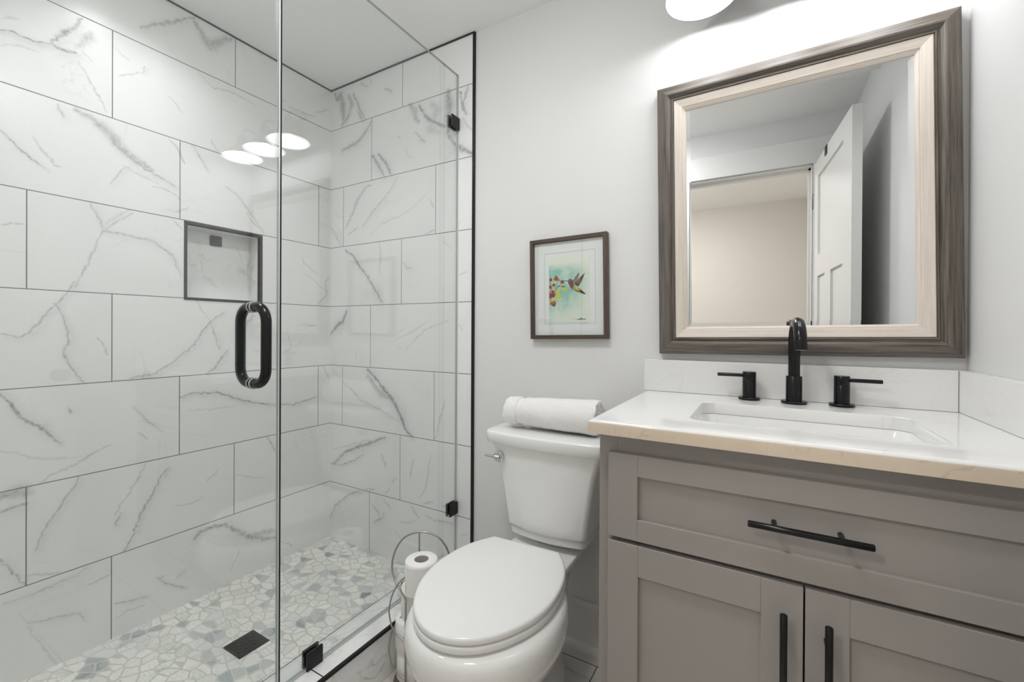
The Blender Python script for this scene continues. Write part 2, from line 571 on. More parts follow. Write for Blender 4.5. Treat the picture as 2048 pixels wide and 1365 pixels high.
M['seal'] = mat_plain('clear_vinyl_seal', (0.72, 0.74, 0.73), 0.2)
M['glassedge'] = mat_plain('green_glass_edge', (0.008, 0.012, 0.010), 0.45, spec=0.3)
M['quartz'] = mat_marble('white_quartz', (0.765, 0.765, 0.755), (0.60, 0.57, 0.52), 1.8, 0.009, 0.3, 0.10)
M['quartz_warm_edge'] = mat_marble('quartz_edge_hall_light', (0.64, 0.54, 0.43), (0.49, 0.40, 0.31), 7.0, 0.02, 0.7, 0.14)  # front edge: stone mottling, with warm hall light painted in as the tan
M['curb'] = mat_marble('curb_marble', (0.82, 0.82, 0.81), (0.33, 0.34, 0.34), 4.5, 0.022, 0.8, 0.14)

def floor_grout(t, co, c):
    sp = t.n('SeparateXYZ'); t.link(co, sp.inputs[0])
    v = t.math('DIVIDE', t.math('ADD', sp.outputs[1], 0.065), 0.306)
    r = t.math('FLOOR', v)
    u = t.math('DIVIDE', t.math('SUBTRACT', t.math('SUBTRACT', sp.outputs[0], 1.492), t.math('MULTIPLY', t.math('ADD', r, 1.0), 0.204)), 0.612)
    fu = t.math('FRACT', u); fv = t.math('FRACT', v)
    d = t.math('MINIMUM', t.math('MULTIPLY', t.math('MINIMUM', fu, t.math('SUBTRACT', 1.0, fu)), 0.612),
               t.math('MULTIPLY', t.math('MINIMUM', fv, t.math('SUBTRACT', 1.0, fv)), 0.306))
    b = t.math('GREATER_THAN', d, 0.0017)
    return t.mix(b, (0.05, 0.048, 0.045), c), b
M['floortile'] = mat_marble('marble_floor_tile', (0.66, 0.64, 0.61), (0.36, 0.34, 0.31), 3.0, 0.03, 0.5, 0.2, floor_grout)

def mat_pebble():
    t = NT('pebble_mosaic')
    co = t.coord()
    warp = t.n('TexNoise'); t.link(co, warp.inputs['Vector']); warp.inputs['Scale'].default_value = 7.0
    wp = t.n('VectorMath', operation='MULTIPLY_ADD')
    t.link(warp.outputs['Color'], wp.inputs[0]); wp.inputs[1].default_value = (0.035, 0.035, 0.0); t.link(co, wp.inputs[2])
    mp = t.n('Mapping'); mp.inputs['Scale'].default_value = (21, 27, 0); mp.inputs['Rotation'].default_value = (0, 0, 0.5)
    t.link(wp.outputs[0], mp.inputs[0])
    v1 = t.n('TexVoronoi', voronoi_dimensions='2D', feature='F1'); v1.inputs['Scale'].default_value = 1.0
    v2 = t.n('TexVoronoi', voronoi_dimensions='2D', feature='DISTANCE_TO_EDGE'); v2.inputs['Scale'].default_value = 1.0
    for v in (v1, v2):
        v.inputs['Randomness'].default_value = 0.92
        t.link(mp.outputs[0], v.inputs['Vector'])
    sp = t.n('SeparateColor'); t.link(v1.outputs['Color'], sp.inputs[0])
    clus = t.noise(co, 4.5, 2)
    pick = t.math('ADD', t.math('MULTIPLY', sp.outputs[0], 0.82), t.math('MULTIPLY', t.ramp(clus, [(0.35, 0.0), (0.65, 1.0)]), 0.18))
    pal = t.ramp(pick, [(0.0, (0.90, 0.90, 0.86)), (0.22, (0.84, 0.84, 0.80)), (0.40, (0.88, 0.87, 0.84)), (0.56, (0.78, 0.79, 0.76)), (0.68, (0.86, 0.86, 0.83)), (0.78, (0.60, 0.63, 0.63)), (0.865, (0.47, 0.52, 0.54)), (0.93, (0.33, 0.38, 0.41)), (0.97, (0.22, 0.26, 0.29))], 'CONSTANT')
    streak = t.noise(t.coord('Object', (30, 90, 1)), 1.5, 5, 0.7)
    pal = t.mix(t.math('MULTIPLY', t.ramp(streak, [(0.45, 0.0), (0.7, 1.0)]), t.math('MULTIPLY', sp.outputs[1], 0.6)), pal, (0.34, 0.37, 0.38))
    wet = t.noise(co, 260, 3)
    edge_d = t.math('ADD', v2.outputs['Distance'], t.math('MULTIPLY', t.math('SUBTRACT', t.noise(co, 40, 3), 0.5), 0.10))
    body = t.ramp(edge_d, [(0.035, 0.0), (0.10, 1.0)])
    gr = t.mix(t.ramp(t.noise(co, 6, 3), [(0.4, 0.0), (0.65, 1.0)]), (0.66, 0.66, 0.61), (0.59, 0.57, 0.49))
    c = t.mix(body, gr, pal)
    h = t.math('ADD', body, t.math('MULTIPLY', wet, 0.15))
    t.bsdf(c, t.mix(body, (0.8, 0.8, 0.8), (0.25, 0.25, 0.25)), normal=t.bump(h, 0.5, 0.0015))
    return t.m
M['pebble'] = mat_pebble()

DK, LT = (0.050, 0.040, 0.033), (0.19, 0.165, 0.14)
M['frame_x'] = mat_wood('weathered_grey_wood_x', DK, LT, 0)
M['frame_z'] = mat_wood('weathered_grey_wood_z', DK, LT, 2)
M['liner_x'] = mat_wood('cream_washed_wood_x', (0.60, 0.53, 0.46), (0.72, 0.66, 0.59), 0)
M['liner_z'] = mat_wood('cream_washed_wood_z', (0.60, 0.53, 0.46), (0.72, 0.66, 0.59), 2)
M['brown_x'] = mat_wood('brown_wood_x', (0.040, 0.026, 0.018), (0.11, 0.078, 0.056), 0)
M['brown_z'] = mat_wood('brown_wood_z', (0.040, 0.026, 0.018), (0.11, 0.078, 0.056), 2)
M['mat_board'] = mat_plain('white_mat_board', (0.74, 0.74, 0.735), 0.8)
M['mat_edge'] = mat_plain('mat_bevel', (0.60, 0.60, 0.59), 0.8)

def mat_terry():
    t = NT('white_terry')
    co = t.coord()
    n = t.noise(co, 420, 3, 0.7)
    n2 = t.noise(co, 60, 3, 0.6)
    h = t.math('ADD', n, t.math('MULTIPLY', n2, 0.5))
    c = t.mix(n, (0.76, 0.75, 0.73), (0.88, 0.87, 0.86))
    t.bsdf(c, 0.95, normal=t.bump(h, 0.6, 0.002), spec=0.1, sheen=0.3)
    return t.m
M['terry'] = mat_terry()
M['terryband'] = mat_plain('woven_towel_band', (0.78, 0.77, 0.75), 0.85, var=0.1, nscale=300)
def mat_tissue():
    t = NT('white_tissue')
    co = t.coord('Object', (1, 1, 1))
    n = t.noise(co, 160, 2)
    t.bsdf((0.84, 0.83, 0.81), 0.95, normal=t.bump(n, 0.25, 0.001), spec=0.1)
    return t.m
M['tissue'] = mat_tissue()
M['cardboard'] = mat_plain('tissue_core', (0.50, 0.47, 0.43), 0.9)
def mat_emit(name, col, s):
    t = NT(name)
    e = t.n('Emission'); e.inputs[0].default_value = tuple(col) + (1,); e.inputs[1].default_value = s
    t.link(e.outputs[0], t.out.inputs[0])
    return t.m
M['bulb'] = mat_emit('lit_bulb', (0.98, 0.985, 1.0), BULB_STRENGTH)
M['hallfill'] = mat_emit('hall_fill_glow', (1.0, 0.97, 0.93), HALL_FILL_POWER)
M['shade_in'] = mat_plain('lit_white_shade', (0.85, 0.85, 0.84), 0.25, var=0.0)
_b = [n for n in M['shade_in'].node_tree.nodes if n.type == 'BSDF_PRINCIPLED'][0]
_b.inputs['Emission Color'].default_value = (0.98, 0.985, 1.0, 1)
_b.inputs['Emission Strength'].default_value = SHADE_GLOW
M['socket'] = mat_plain('white_socket', (0.8, 0.8, 0.8), 0.4)

# ------------------------------------------------------------------ room shell
CE = 2.417          # ceiling height
XR = 2.422          # right wall
YF = -1.55          # front wall (the one with the door), behind the camera
XS = 0.912          # end of the tiled part of the back wall
YP = 0.006          # painted back wall

def vein_field(U, V, veins, seed):
    """darkness of the printed veins of the tile at wall positions U,V (metres)"""
    rnd = random.Random(seed)
    F = np.zeros(U.shape)
    full = []
    for w, s, pts in veins:
        if w >= 10:
            s *= 1.2
        full.append((w, s, pts))
        if s >= 0.45 and w < 16:                 # pale wisp that follows a strong vein
            full.append((w * 2.6 + 6, s * 0.22, [(a + 6, b - 5) for a, b in pts]))
    for w, s, pts in full:
        P = [(a / 1000.0, b / 1000.0) for a, b in pts]
        Q = [P[0]]
        for a, b in zip(P, P[1:]):
            L = math.hypot(b[0] - a[0], b[1] - a[1])
            k = max(1, int(L / 0.008))
            nx, ny = -(b[1] - a[1]) / max(L, 1e-6), (b[0] - a[0]) / max(L, 1e-6)
            for i in range(1, k + 1):
                j = rnd.gauss(0, 0.0019) if i < k else 0
                Q.append((a[0] + (b[0] - a[0]) * i / k + nx * j, a[1] + (b[1] - a[1]) * i / k + ny * j))
        n = len(Q) - 1
        for i, (a, b) in enumerate(zip(Q, Q[1:])):
            t0 = i / max(n, 1)
            ww = w * 0.00072 * (0.55 + 0.75 * math.sin(math.pi * min(1, max(0.12, t0)))) * rnd.uniform(0.7, 1.25)
            ss = s * rnd.uniform(0.65, 1.1)
            r = ww * 3 + 0.001
            iu = np.where((U[:, 0] > min(a[0], b[0]) - r) & (U[:, 0] < max(a[0], b[0]) + r))[0]
            iv = np.where((V[0, :] > min(a[1], b[1]) - r) & (V[0, :] < max(a[1], b[1]) + r))[0]
            if len(iu) == 0 or len(iv) == 0:
                continue
            sl = np.s_[iu[0]:iu[-1] + 1, iv[0]:iv[-1] + 1]
            uu, vv = U[sl], V[sl]
            dx, dy = b[0] - a[0], b[1] - a[1]
            L2 = dx * dx + dy * dy + 1e-12
            t = np.clip(((uu - a[0]) * dx + (vv - a[1]) * dy) / L2, 0, 1)
            d2 = (uu - a[0] - t * dx) ** 2 + (vv - a[1] - t * dy) ** 2
            F[sl] = np.maximum(F[sl], ss * np.exp(-d2 / (ww * ww)))
    return F

def tiled_wall(name, axis, u0, u1, v0, v1, mat, veins, hole=None, step=0.0022, label=None):
    us = np.linspace(u0, u1, int((u1 - u0) / step) + 1)
    vs = np.linspace(v0, v1, int((v1 - v0) / step) + 1)
    if hole:
        for arr, vals in ((us, hole[:2]), (vs, hole[2:])):
            for x in vals:
                arr[np.argmin(abs(arr - x))] = x
    U, V = np.meshgrid(us, vs, indexing='ij')
    F = vein_field(U, V, veins, 3)
    nu, nv = len(us), len(vs)
    co = np.zeros((nu * nv, 3))
    co[:, axis] = U.ravel()
    co[:, 2] = V.ravel()
    idx = np.arange(nu * nv).reshape(nu, nv)
    a, b, c, d = idx[:-1, :-1], idx[1:, :-1], idx[1:, 1:], idx[:-1, 1:]
    keep = np.ones(a.shape, bool)
    if hole:
        mu = (us[:-1] + us[1:]) / 2; mv = (vs[:-1] + vs[1:]) / 2
        keep = ~(((mu > hole[0]) & (mu < hole[1]))[:, None] & ((mv > hole[2]) & (mv < hole[3]))[None, :])
    # the room is on +x for the left wall and on -y for the back wall
    q = np.stack([a, b, c, d], -1)[keep]
    if axis == 1:
        q = q                                   # u = y: normal (y x z) = +x
    me = bpy.data.meshes.new(name)
    me.vertices.add(len(co)); me.vertices.foreach_set('co', co.ravel())
    me.loops.add(q.size); me.loops.foreach_set('vertex_index', q.ravel().astype(np.int32))
    me.polygons.add(len(q)); me.polygons.foreach_set('loop_start', np.arange(0, q.size, 4, dtype=np.int32))
    at = me.attributes.new('vein', 'FLOAT', 'POINT')
    at.data.foreach_set('value', F.ravel().astype(np.float32))
    me.update(calc_edges=True)
    o = link_obj(name, me, mat)
    return struct(o, label)

NI = (-0.660, -0.372, 1.283, 1.574)     # niche: y0, y1, z0, z1
wall_sl = tiled_wall('wall_left', 1, YF, 0.0, 0.0, CE, M['tile_left'], VEINS_LEFT, NI, label='white marble look tiled shower wall with a square niche')
wall_sb = tiled_wall('wall_shower_back', 0, 0.0, XS, 0.0, CE, M['tile_back'], VEINS_BACK, label='white marble look tiled wall at the far end of the shower')

# niche box inside the left wall
bm = bmesh.new()
D = 0.089
y0, y1, z0, z1 = NI
def quad(bm, pts, mi=0):
    f = bm.faces.new([bm.verts.new(p) for p in pts]); f.material_index = mi; return f
quad(bm, [(-D, y0, z0), (-D, y1, z0), (-D, y1, z1), (-D, y0, z1)])
quad(bm, [(0, y0, z0), (-D, y0, z0), (-D, y0, z1), (0, y0, z1)])
quad(bm, [(-D, y1, z0), (0, y1, z0), (0, y1, z1), (-D, y1, z1)])
quad(bm, [(0, y0, z0), (0, y1, z0), (-D, y1, z0), (-D, y0, z0)])
quad(bm, [(-D, y0, z1), (-D, y1, z1), (0, y1, z1), (0, y0, z1)])
me = bpy.data.meshes.new('niche_lining'); bm.to_mesh(me); bm.free()
NV = [(7, 0.6, [(-660, 1400), (-630, 1390), (-600, 1365), (-585, 1330), (-575, 1300)]), (4, 0.4, [(-520, 1530), (-480, 1500), (-400, 1470)])]
o = struct(link_obj('niche_lining', me, mat_marble('niche_marble', (0.78, 0.78, 0.77), (0.42, 0.43, 0.42), 5.0, 0.03, 0.5, 0.08), wall_sl))
bm = bmesh.new()
T = 0.011
for lo, hi in (((-0.02, y0 - T, z0 - T), (0.003, y0, z1 + T)), ((-0.02, y1, z0 - T), (0.003, y1 + T, z1 + T)),
               ((-0.02, y0, z1), (0.003, y1, z1 + T)), ((-0.02, y0, z0 - T), (0.003, y1, z0))):
    box(bm, lo, hi, 0.001, 1)
struct(obj('niche_trim', bm, M['darktrim'], wall_sl))

# substrate behind the tile keeps the enclosure light tight
struct(obj('wall_left_backing', bx((-0.25, YF - 0.12, -0.1), (-0.10, 0.15, CE + 0.1)), M['paint'], wall_sl))
struct(obj('wall_back_backing', bx((-0.1, 0.02, -0.1), (XS, 0.15, CE + 0.1)), M['paint'], wall_sb))
struct(obj('wall_back', bx((XS, YP, -0.1), (XR + 0.1, 0.15, CE + 0.1)), M['paint']), 'light grey painted wall behind the toilet and vanity')
struct(obj('wall_right', bx((XR, YF - 0.12, -0.1), (XR + 0.1, YP, CE + 0.1)), M['paint']), 'light grey painted wall right of the vanity')
# the opening is inside the front wall
DX0, DX1, DH = 1.43, 2.222, 2.125
bm = bmesh.new()
box(bm, (XS, YF - 0.12, 0.0), (DX0, YF, CE))
box(bm, (DX1, YF - 0.12, 0.0), (XR, YF, CE))
box(bm, (DX0, YF - 0.12, DH), (DX1, YF, CE))
struct(obj('wall_front', bm, M['paint']), 'painted wall with the doorway, seen in the mirror')
o = tiled_wall('wall_shower_front', 0, 0.0, XS, 0.0, CE, M['tile_back'], [], step=0.3)
o.location.y = YF
struct(obj('wall_front_backing', bx((-0.1, YF - 0.12, 0.0), (XS, YF - 0.005, CE)), M['paint'], None))
struct(obj('ceiling', bx((-0.2, -3.5, CE), (XR + 0.1, 0.15, CE + 0.08)), M['ceil']), 'plain white ceiling')
struct(obj('floor', bx((0.9, -3.5, -0.08), (XR + 0.1, 0.12, 0.0)), M['floortile']), 'marble look tiled bathroom floor with dark joints')
struct(obj('floor_shower', bx((0.0, YF, -0.06), (0.765, 0.0, 0.062)), M['pebble']), 'flat cut pebble mosaic shower floor')

# hallway behind the door, seen in the mirror
struct(obj('wall_hall', bx((0.2, -3.5, 0.0), (XR + 0.9, -3.4, CE)), M['hall']), 'beige hallway wall seen in the mirror')
struct(obj('wall_hall_right', bx((XR, -3.4, 0.0), (XR + 0.1, YF - 0.12, CE)), M['hall']))
struct(obj('wall_hall_left', bx((0.5, -3.4, 0.0), (0.6, YF - 0.12, CE)), M['hall']))

# black metal edge profiles of the tile
struct(obj('trim_1', bx((XS, -0.004, 0.165), (XS + 0.011, 0.012, CE), 0.001, 1), M['black']), 'black metal edge strip between tile and painted wall')
struct(obj('trim_2', bx((0.0, -0.005, CE - 0.006), (XS + 0.011, 0.004, CE - 0.0005)), M['darktrim']), 'dark strip along the ceiling above the tiled back wall')
struct(obj('trim_3', bx((0.0, YF, CE - 0.005), (0.005, -0.005, CE - 0.0005)), M['darktrim']), 'dark strip along the ceiling above the tiled left wall')

# shower curb
CZ = 0.164
curb = obj('shower_curb', bx((0.765, YF, 0.0), (0.903, -0.0005, CZ), 0.0015, 1), M['curb'])
struct(curb, 'marble topped shower curb under the glass')
bm = bmesh.new()
box(bm, (0.897, YF, CZ - 0.010), (0.9075, -0.0005, CZ + 0.0015), 0.001, 1)
struct(obj('curb_edge_strip', bm, M['black'], curb), 'black metal edge strip')
bm = bmesh.new()
box(bm, (0.8455, -0.7035, CZ - 0.001), (0.897, -0.7005, CZ + 0.0004))
box(bm, (0.764, YF, CZ - 0.003), (0.7665, -0.001, CZ + 0.0005))
struct(obj('curb_joint', bm, M['darktrim'], curb))

# baseboard
bm = bmesh.new()
box(bm, (XS + 0.012, -0.010, 0.0), (1.66, YP, 0.150))
box(bm, (XS + 0.012, -0.015, 0.150), (1.66, YP, 0.171), 0.004, 2)
base = struct(obj('baseboard_back', bm, M['trimwhite']), 'cream white baseboard behind the toilet')
prof = [(YP, 0.0)] + [(-0.010 - 0.019 * math.cos(math.radians(a)), 0.024 * math.sin(math.radians(a)) ** 1) for a in range(0, 91, 15)] + [(YP, 0.024)]
bm = bmesh.new()
loft(bm, [[(x, y, z) for y, z in prof] for x in (XS + 0.012, 1.66)])
struct(obj('shoe_moulding', bm, M['trimwhite'], base))

# door casing on the bathroom side, and jamb
bm = bmesh.new()
box(bm, (DX0 - 0.09, YF, 0.0), (DX0 - 0.005, YF + 0.018, DH + 0.005), 0.002, 1)
box(bm, (DX1 + 0.005, YF, 0.0), (DX1 + 0.09, YF + 0.018, DH + 0.005), 0.002, 1)
box(bm, (DX0 - 0.10, YF, DH + 0.005), (DX1 + 0.10, YF + 0.020, DH + 0.150), 0.002, 1)
struct(obj('trim_4', bm, M['trimwhite']), 'white door casing seen in the mirror')
bm = bmesh.new()
box(bm, (DX0, YF - 0.125, 0.0), (DX0 + 0.004, YF + 0.004, DH)); box(bm, (DX1 - 0.004, YF - 0.125, 0.0), (DX1, YF + 0.004, DH))
box(bm, (DX0, YF - 0.125, DH - 0.004), (DX1, YF + 0.004, DH)); box(bm, (DX0, YF - 0.085, DH - 0.016), (DX1, YF - 0.045, DH - 0.004))
box(bm, (DX0 + 0.004, YF - 0.085, 0), (DX0 + 0.016, YF - 0.045, DH - 0.004)); box(bm, (DX1 - 0.016, YF - 0.085, 0), (DX1 - 0.004, YF - 0.045, DH - 0.004))
struct(obj('trim_5', bm, M['trimwhite']), 'white door jamb seen in the mirror')

# open bathroom door, seen in the mirror: leaf in local x (width), y (thickness), z
DW, DT, DZ = 0.728, 0.036, 2.112
door = bpy.data.objects.new('door_1', None); C.objects.link(door)
struct(door, 'open white three panel door seen in the mirror')
door.location = (2.232, YF + 0.012, 0.008)
door.rotation_euler = (0, 0, math.radians(84.6))
SL, SR_, M0, M1 = 0.085, 0.590, 0.252, 0.375      # stile and mullion edges
PT, PB, QT = 2.020, 1.577, 1.461                  # upper panel top / bottom, lower panels top
bm = bmesh.new()
for lo, hi in (((0, 0), (SL, DZ)), ((SR_, 0), (DW, DZ)), ((SL, PT), (SR_, DZ)), ((SL, QT), (SR_, PB)), ((SL, 0), (SR_, 0.22)), ((M0, 0.22), (M1, QT))):
    box(bm, (lo[0], -DT, lo[1]), (hi[0], 0, hi[1]))
struct(obj('door_frame', bm, M['trimwhite'], door))
for lo, hi in (((SL, PB), (SR_, PT)), ((SL, 0.22), (M0, QT)), ((M1, 0.22), (SR_, QT))):
    struct(obj('door_panel', bx((lo[0], -DT + 0.010, lo[1]), (hi[0], -0.010, hi[1])), M['trimwhite'], door))
for z in (0.25, 1.05, 1.86):
    bm = bmesh.new(); tube(bm, [(-0.006, 0.004, z), (-0.006, 0.004, z + 0.09)], 0.006, 10)
    struct(obj('door_hinge', bm, M['black'], door))
bm = bmesh.new()
lathe(bm, [(0.026, 0), (0.026, 0.006), (0.011, 0.008), (0.011, 0.03), (0.024, 0.038), (0.027, 0.05), (0.020, 0.06), (0.0005, 0.062)], 24)
bmesh.ops.rotate(bm, verts=bm.verts, matrix=Matrix.Rotation(math.radians(-90), 3, 'X'))
bmesh.ops.translate(bm, verts=bm.verts, vec=(DW - 0.06, 0, 0.95))
struct(obj('door_knob', bm, M['black'], door, 40))

# ------------------------------------------------------------------ shower glass
GX = 0.833; GT = 0.005
def pane(name, y0, y1, z0, z1, parent):
    bm = bx((GX - GT, y0, z0), (GX + GT, y1, z1))
    bm.normal_update()
    for f in bm.faces:
        f.material_index = 0 if abs(f.normal.x) > 0.9 else (1 if f.normal.y < -0.5 else 2)
    return obj(name, bm, [M['glass'], M['glassedge'], M['paleedge']], parent)
GTOP = 2.256
scr = thing('shower_screen', 'fixed clear glass panel on the curb between the glass door and the back wall', 'shower screen', (GX, -0.4, CZ + 0.002))
I = Matrix.Translation(-Vector(scr.location))
def put(o, root):
    o.data.transform(root.matrix_world.inverted() if False else Matrix.Translation(-Vector(root.location)))
    return o
put(pane('glass_panel', -0.796, -0.0015, CZ + 0.003, GTOP, scr), scr)
put(obj('dark_edge', bx((GX - GT - 0.0006, -0.7978, CZ + 0.003), (GX + GT + 0.0006, -0.7935, GTOP)), M['glassedge'], scr), scr)
bm = bmesh.new()
for s in (-1, 1):
    x = GX + s * (GT + 0.0012)
    box(bm, (x - 0.0012, -0.796, CZ + 0.0005), (x + 0.0012, -0.001, CZ + 0.004))
put(obj('silicone_joint', bm, M['gasket'], scr), scr)
bm = bmesh.new()
for s in (-1, 1):
    x = GX + s * (GT + 0.0008)
    box(bm, (x - 0.0008, -0.003, CZ + 0.003), (x + 0.0008, -0.0005, GTOP))
put(obj('wall_joint', bm, M['seal'], scr), scr)
def clamp(y0, y1, z0, z1, root):
    bm = bmesh.new()
    for s in (-1, 1):
        x = GX + s * (GT + 0.0005)
        box(bm, (min(x, x + s * 0.008), y0, z0), (max(x, x + s * 0.008), y1, z1), 0.002, 2)
    box(bm, (GX - GT - 0.004, y0, z0), (GX + GT + 0.004, y0 + 0.002, z0 + 0.001))
    o = put(obj('clamp', bm, M['black'], root), root)
    return o
clamp(-0.055, -0.003, 2.016, 2.068, scr)
clamp(-0.055, -0.003, 0.368, 0.420, scr)
clamp(-0.716, -0.664, CZ + 0.0005, CZ + 0.053, scr)
clamp(-0.315, -0.263, CZ + 0.0005, CZ + 0.053, scr)

sdoor = thing('shower_door', 'clear frameless glass shower door with a black pull handle', 'shower door', (GX, -1.15, CZ + 0.01))
put(pane('glass_panel', -1.515, -0.8005, CZ + 0.012, GTOP, sdoor), sdoor)
put(obj('edge_seal', bx((GX - GT - 0.0005, -0.8004, CZ + 0.012), (GX + GT + 0.0005, -0.7982, GTOP - 0.002)), M['seal'], sdoor), sdoor)
HY = -0.866
bm = bmesh.new()
R0 = 0.0125; ZT, ZB = 1.2145, 1.0165
def bar(s):
    x = GX + s * 0.059; r = 0.040
    pts = [(GX + s * 0.005, HY, ZT)]
    c = arc(x - s * r, ZT - r, r, 90, 0, 8) if s > 0 else arc(x + r, ZT - r, r, 90, 180, 8)
    pts += [(a, HY, b) for a, b in c]
    c = arc(x - s * r, ZB + r, r, 0, -90, 8) if s > 0 else arc(x + r, ZB + r, r, 180, 270, 8)
    pts += [(a, HY, b) for a, b in c]
    pts.append((GX + s * 0.005, HY, ZB))
    return pts
for s in (1, -1):
    tube(bm, bar(s), R0, 20)
hd = put(obj('pull_handle', bm, M['blackgloss'], sdoor, 50), sdoor)
for s in (1, -1):
    for z in (ZT, ZB):
        bm = bmesh.new()
        tube(bm, [(GX + s * 0.0053, HY, z), (GX + s * 0.0075, HY, z)], R0 + 0.0025, 20)
        w = put(obj('washer', bm, M['gasket'], hd, 40), sdoor)
for z in (0.42, 1.95):
    bm = bmesh.new()
    for s in (-1, 1):
        x = GX + s * GT
        box(bm, (min(x, x + s * 0.01), -1.545, z), (max(x, x + s * 0.01), -1.46, z + 0.09), 0.002, 2)
    put(obj('hinge', bm, M['black'], sdoor), sdoor)

# shower drain: plate with a pattern of slots
dr = thing('shower_drain', 'square black drain cover set in the pebble floor', 'drain', (0.434, -0.662, 0.062))
bm = bx((-0.051, -0.051, -0.001), (0.051, 0.051, 0.0035), 0.001, 1)
obj('drain_frame', bm, M['black'], dr)
bm = bmesh.new()
for i in range(7):
    for j in range(7):
        x, y = (i - 3) * 0.0125, (j - 3) * 0.0125
        a = math.radians(45 if (i + j) % 2 else -45)
        b2 = bmesh.new()
        box(b2, (-0.0055, -0.002, 0.0035), (0.0055, 0.002, 0.0055), 0.0006, 1)
        bmesh.ops.rotate(b2, verts=b2.verts, matrix=Matrix.Rotation(a, 3, 'Z'))
        bmesh.ops.translate(b2, verts=b2.verts, vec=(x, y, 0))
        tmp = bpy.data.meshes.new('tmp'); b2.to_mesh(tmp); b2.free(); bm.from_mesh(tmp); bpy.data.meshes.remove(tmp)
obj('drain_grate', bm, mat_metal_black('drain_grate_black', (0.02, 0.02, 0.02), 0.45), dr)

# thin dark grey square on the niche back, use unknown
bm = bmesh.new()
loft(bm, [[(x, a, b) for a, b in rrect(-0.0235, 0.0235, -0.0225, 0.0225, 0.006)] for x in (0, 0.004)])
o = obj('niche_square', bm, mat_plain('niche_square_grey', (0.09, 0.09, 0.09), 0.5), None, 30)
o.location = (-D + 0.0005, -0.514, 1.540)
tag(o, 'small dark grey square plate high on the back of the shower niche', 'hook')

# ------------------------------------------------------------------ toilet
TX = 1.345
toilet = thing('toilet', 'white two piece toilet with closed lid beside the vanity', 'toilet', (TX, -0.35, 0.0))
TL = Vector(toilet.location)
def tput(o):
    o.data.transform(Matrix.Translation(-TL)); return o
def tank_ring(z, hw, yb, yf, bow, r, n=7):
    """rounded outline, bowed front (towards -y)"""
    P = []
    for x, y in rrect(-hw, hw, yf, yb, r, n):
        P.append((x, y))
    # densify the straight front run
    Q = []
    for i, a in enumerate(P):
        b = P[(i + 1) % len(P)]
        Q.append(a)
        L = abs(b[0] - a[0])
        if L > 0.05:
            for k in range(1, 12):
                Q.append((a[0] + (b[0] - a[0]) * k / 12, a[1] + (b[1] - a[1]) * k / 12))
    out = []
    for x, y in Q:
        f = max(0.0, min(1.0, (yb - y) / (yb - yf)))
        out.append((TX + x, y - bow * f * (1 - (x / hw) ** 2), z))
    return out
# tank body: concave taper towards the bottom
rings = []
prof = [(0.473, 0.141, -0.178), (0.477, 0.1455, -0.1815), (0.485, 0.147, -0.183), (0.51, 0.149, -0.184), (0.55, 0.155, -0.187), (0.60, 0.162, -0.190), (0.65, 0.171, -0.193), (0.70, 0.182, -0.197), (0.74, 0.195, -0.200), (0.766, 0.206, -0.203)]
for z, hw, yf in prof:
    rings.append(tank_ring(z, hw, -0.012, yf, 0.022, 0.017))
bm = bmesh.new(); loft(bm, rings)
tput(obj('tank', bm, M['porcelain'], toilet, 45))
rings = [tank_ring(z, hw, -0.014, yf, 0.022, 0.018) for z, hw, yf in ((0.422, 0.09, -0.13), (0.446, 0.092, -0.132), (0.4465, 0.136, -0.172), (0.4485, 0.139, -0.175), (0.4695, 0.1405, -0.1765), (0.4715, 0.1385, -0.1745), (0.4735, 0.136, -0.172))]
bm = bmesh.new(); loft(bm, rings)
tput(obj('tank_foot', bm, M['porcelain'], toilet, 45))
rings = [tank_ring(z, hw, -0.006, yf, 0.024, 0.034) for z, hw, yf in ((0.762, 0.214, -0.207), (0.7635, 0.221, -0.214), (0.766, 0.2235, -0.2165), (0.785, 0.2265, -0.2190), (0.7985, 0.2265, -0.2190), (0.8020, 0.2250, -0.2175), (0.8038, 0.222, -0.2145), (0.8046, 0.217, -0.209))]
bm = bmesh.new(); loft(bm, rings)
tput(obj('tank_lid', bm, M['porcelain'], toilet, 45))
# flush lever on the left front of the tank
lv = Vector((1.1825, -0.206, 0.716))
bm = bmesh.new()
tube(bm, [lv + Vector((0, 0.012, 0)), lv + Vector((0, -0.012, 0)), lv + Vector((0, -0.014, 0))], [0.019, 0.019, 0.016], 24)
lev = tput(obj('flush_lever', bm, M['chrome'], toilet, 40))
bm = bmesh.new()
tube(bm, smooth_path([lv + Vector((0.004, -0.014, 0)), lv + Vector((-0.018, -0.022, 0.002)), lv + Vector((-0.045, -0.026, 0.004))], 5), [0.006] * 5 + [0.0045] * 6, 12)
tput(obj('lever_arm', bm, M['chrome'], lev, 40))

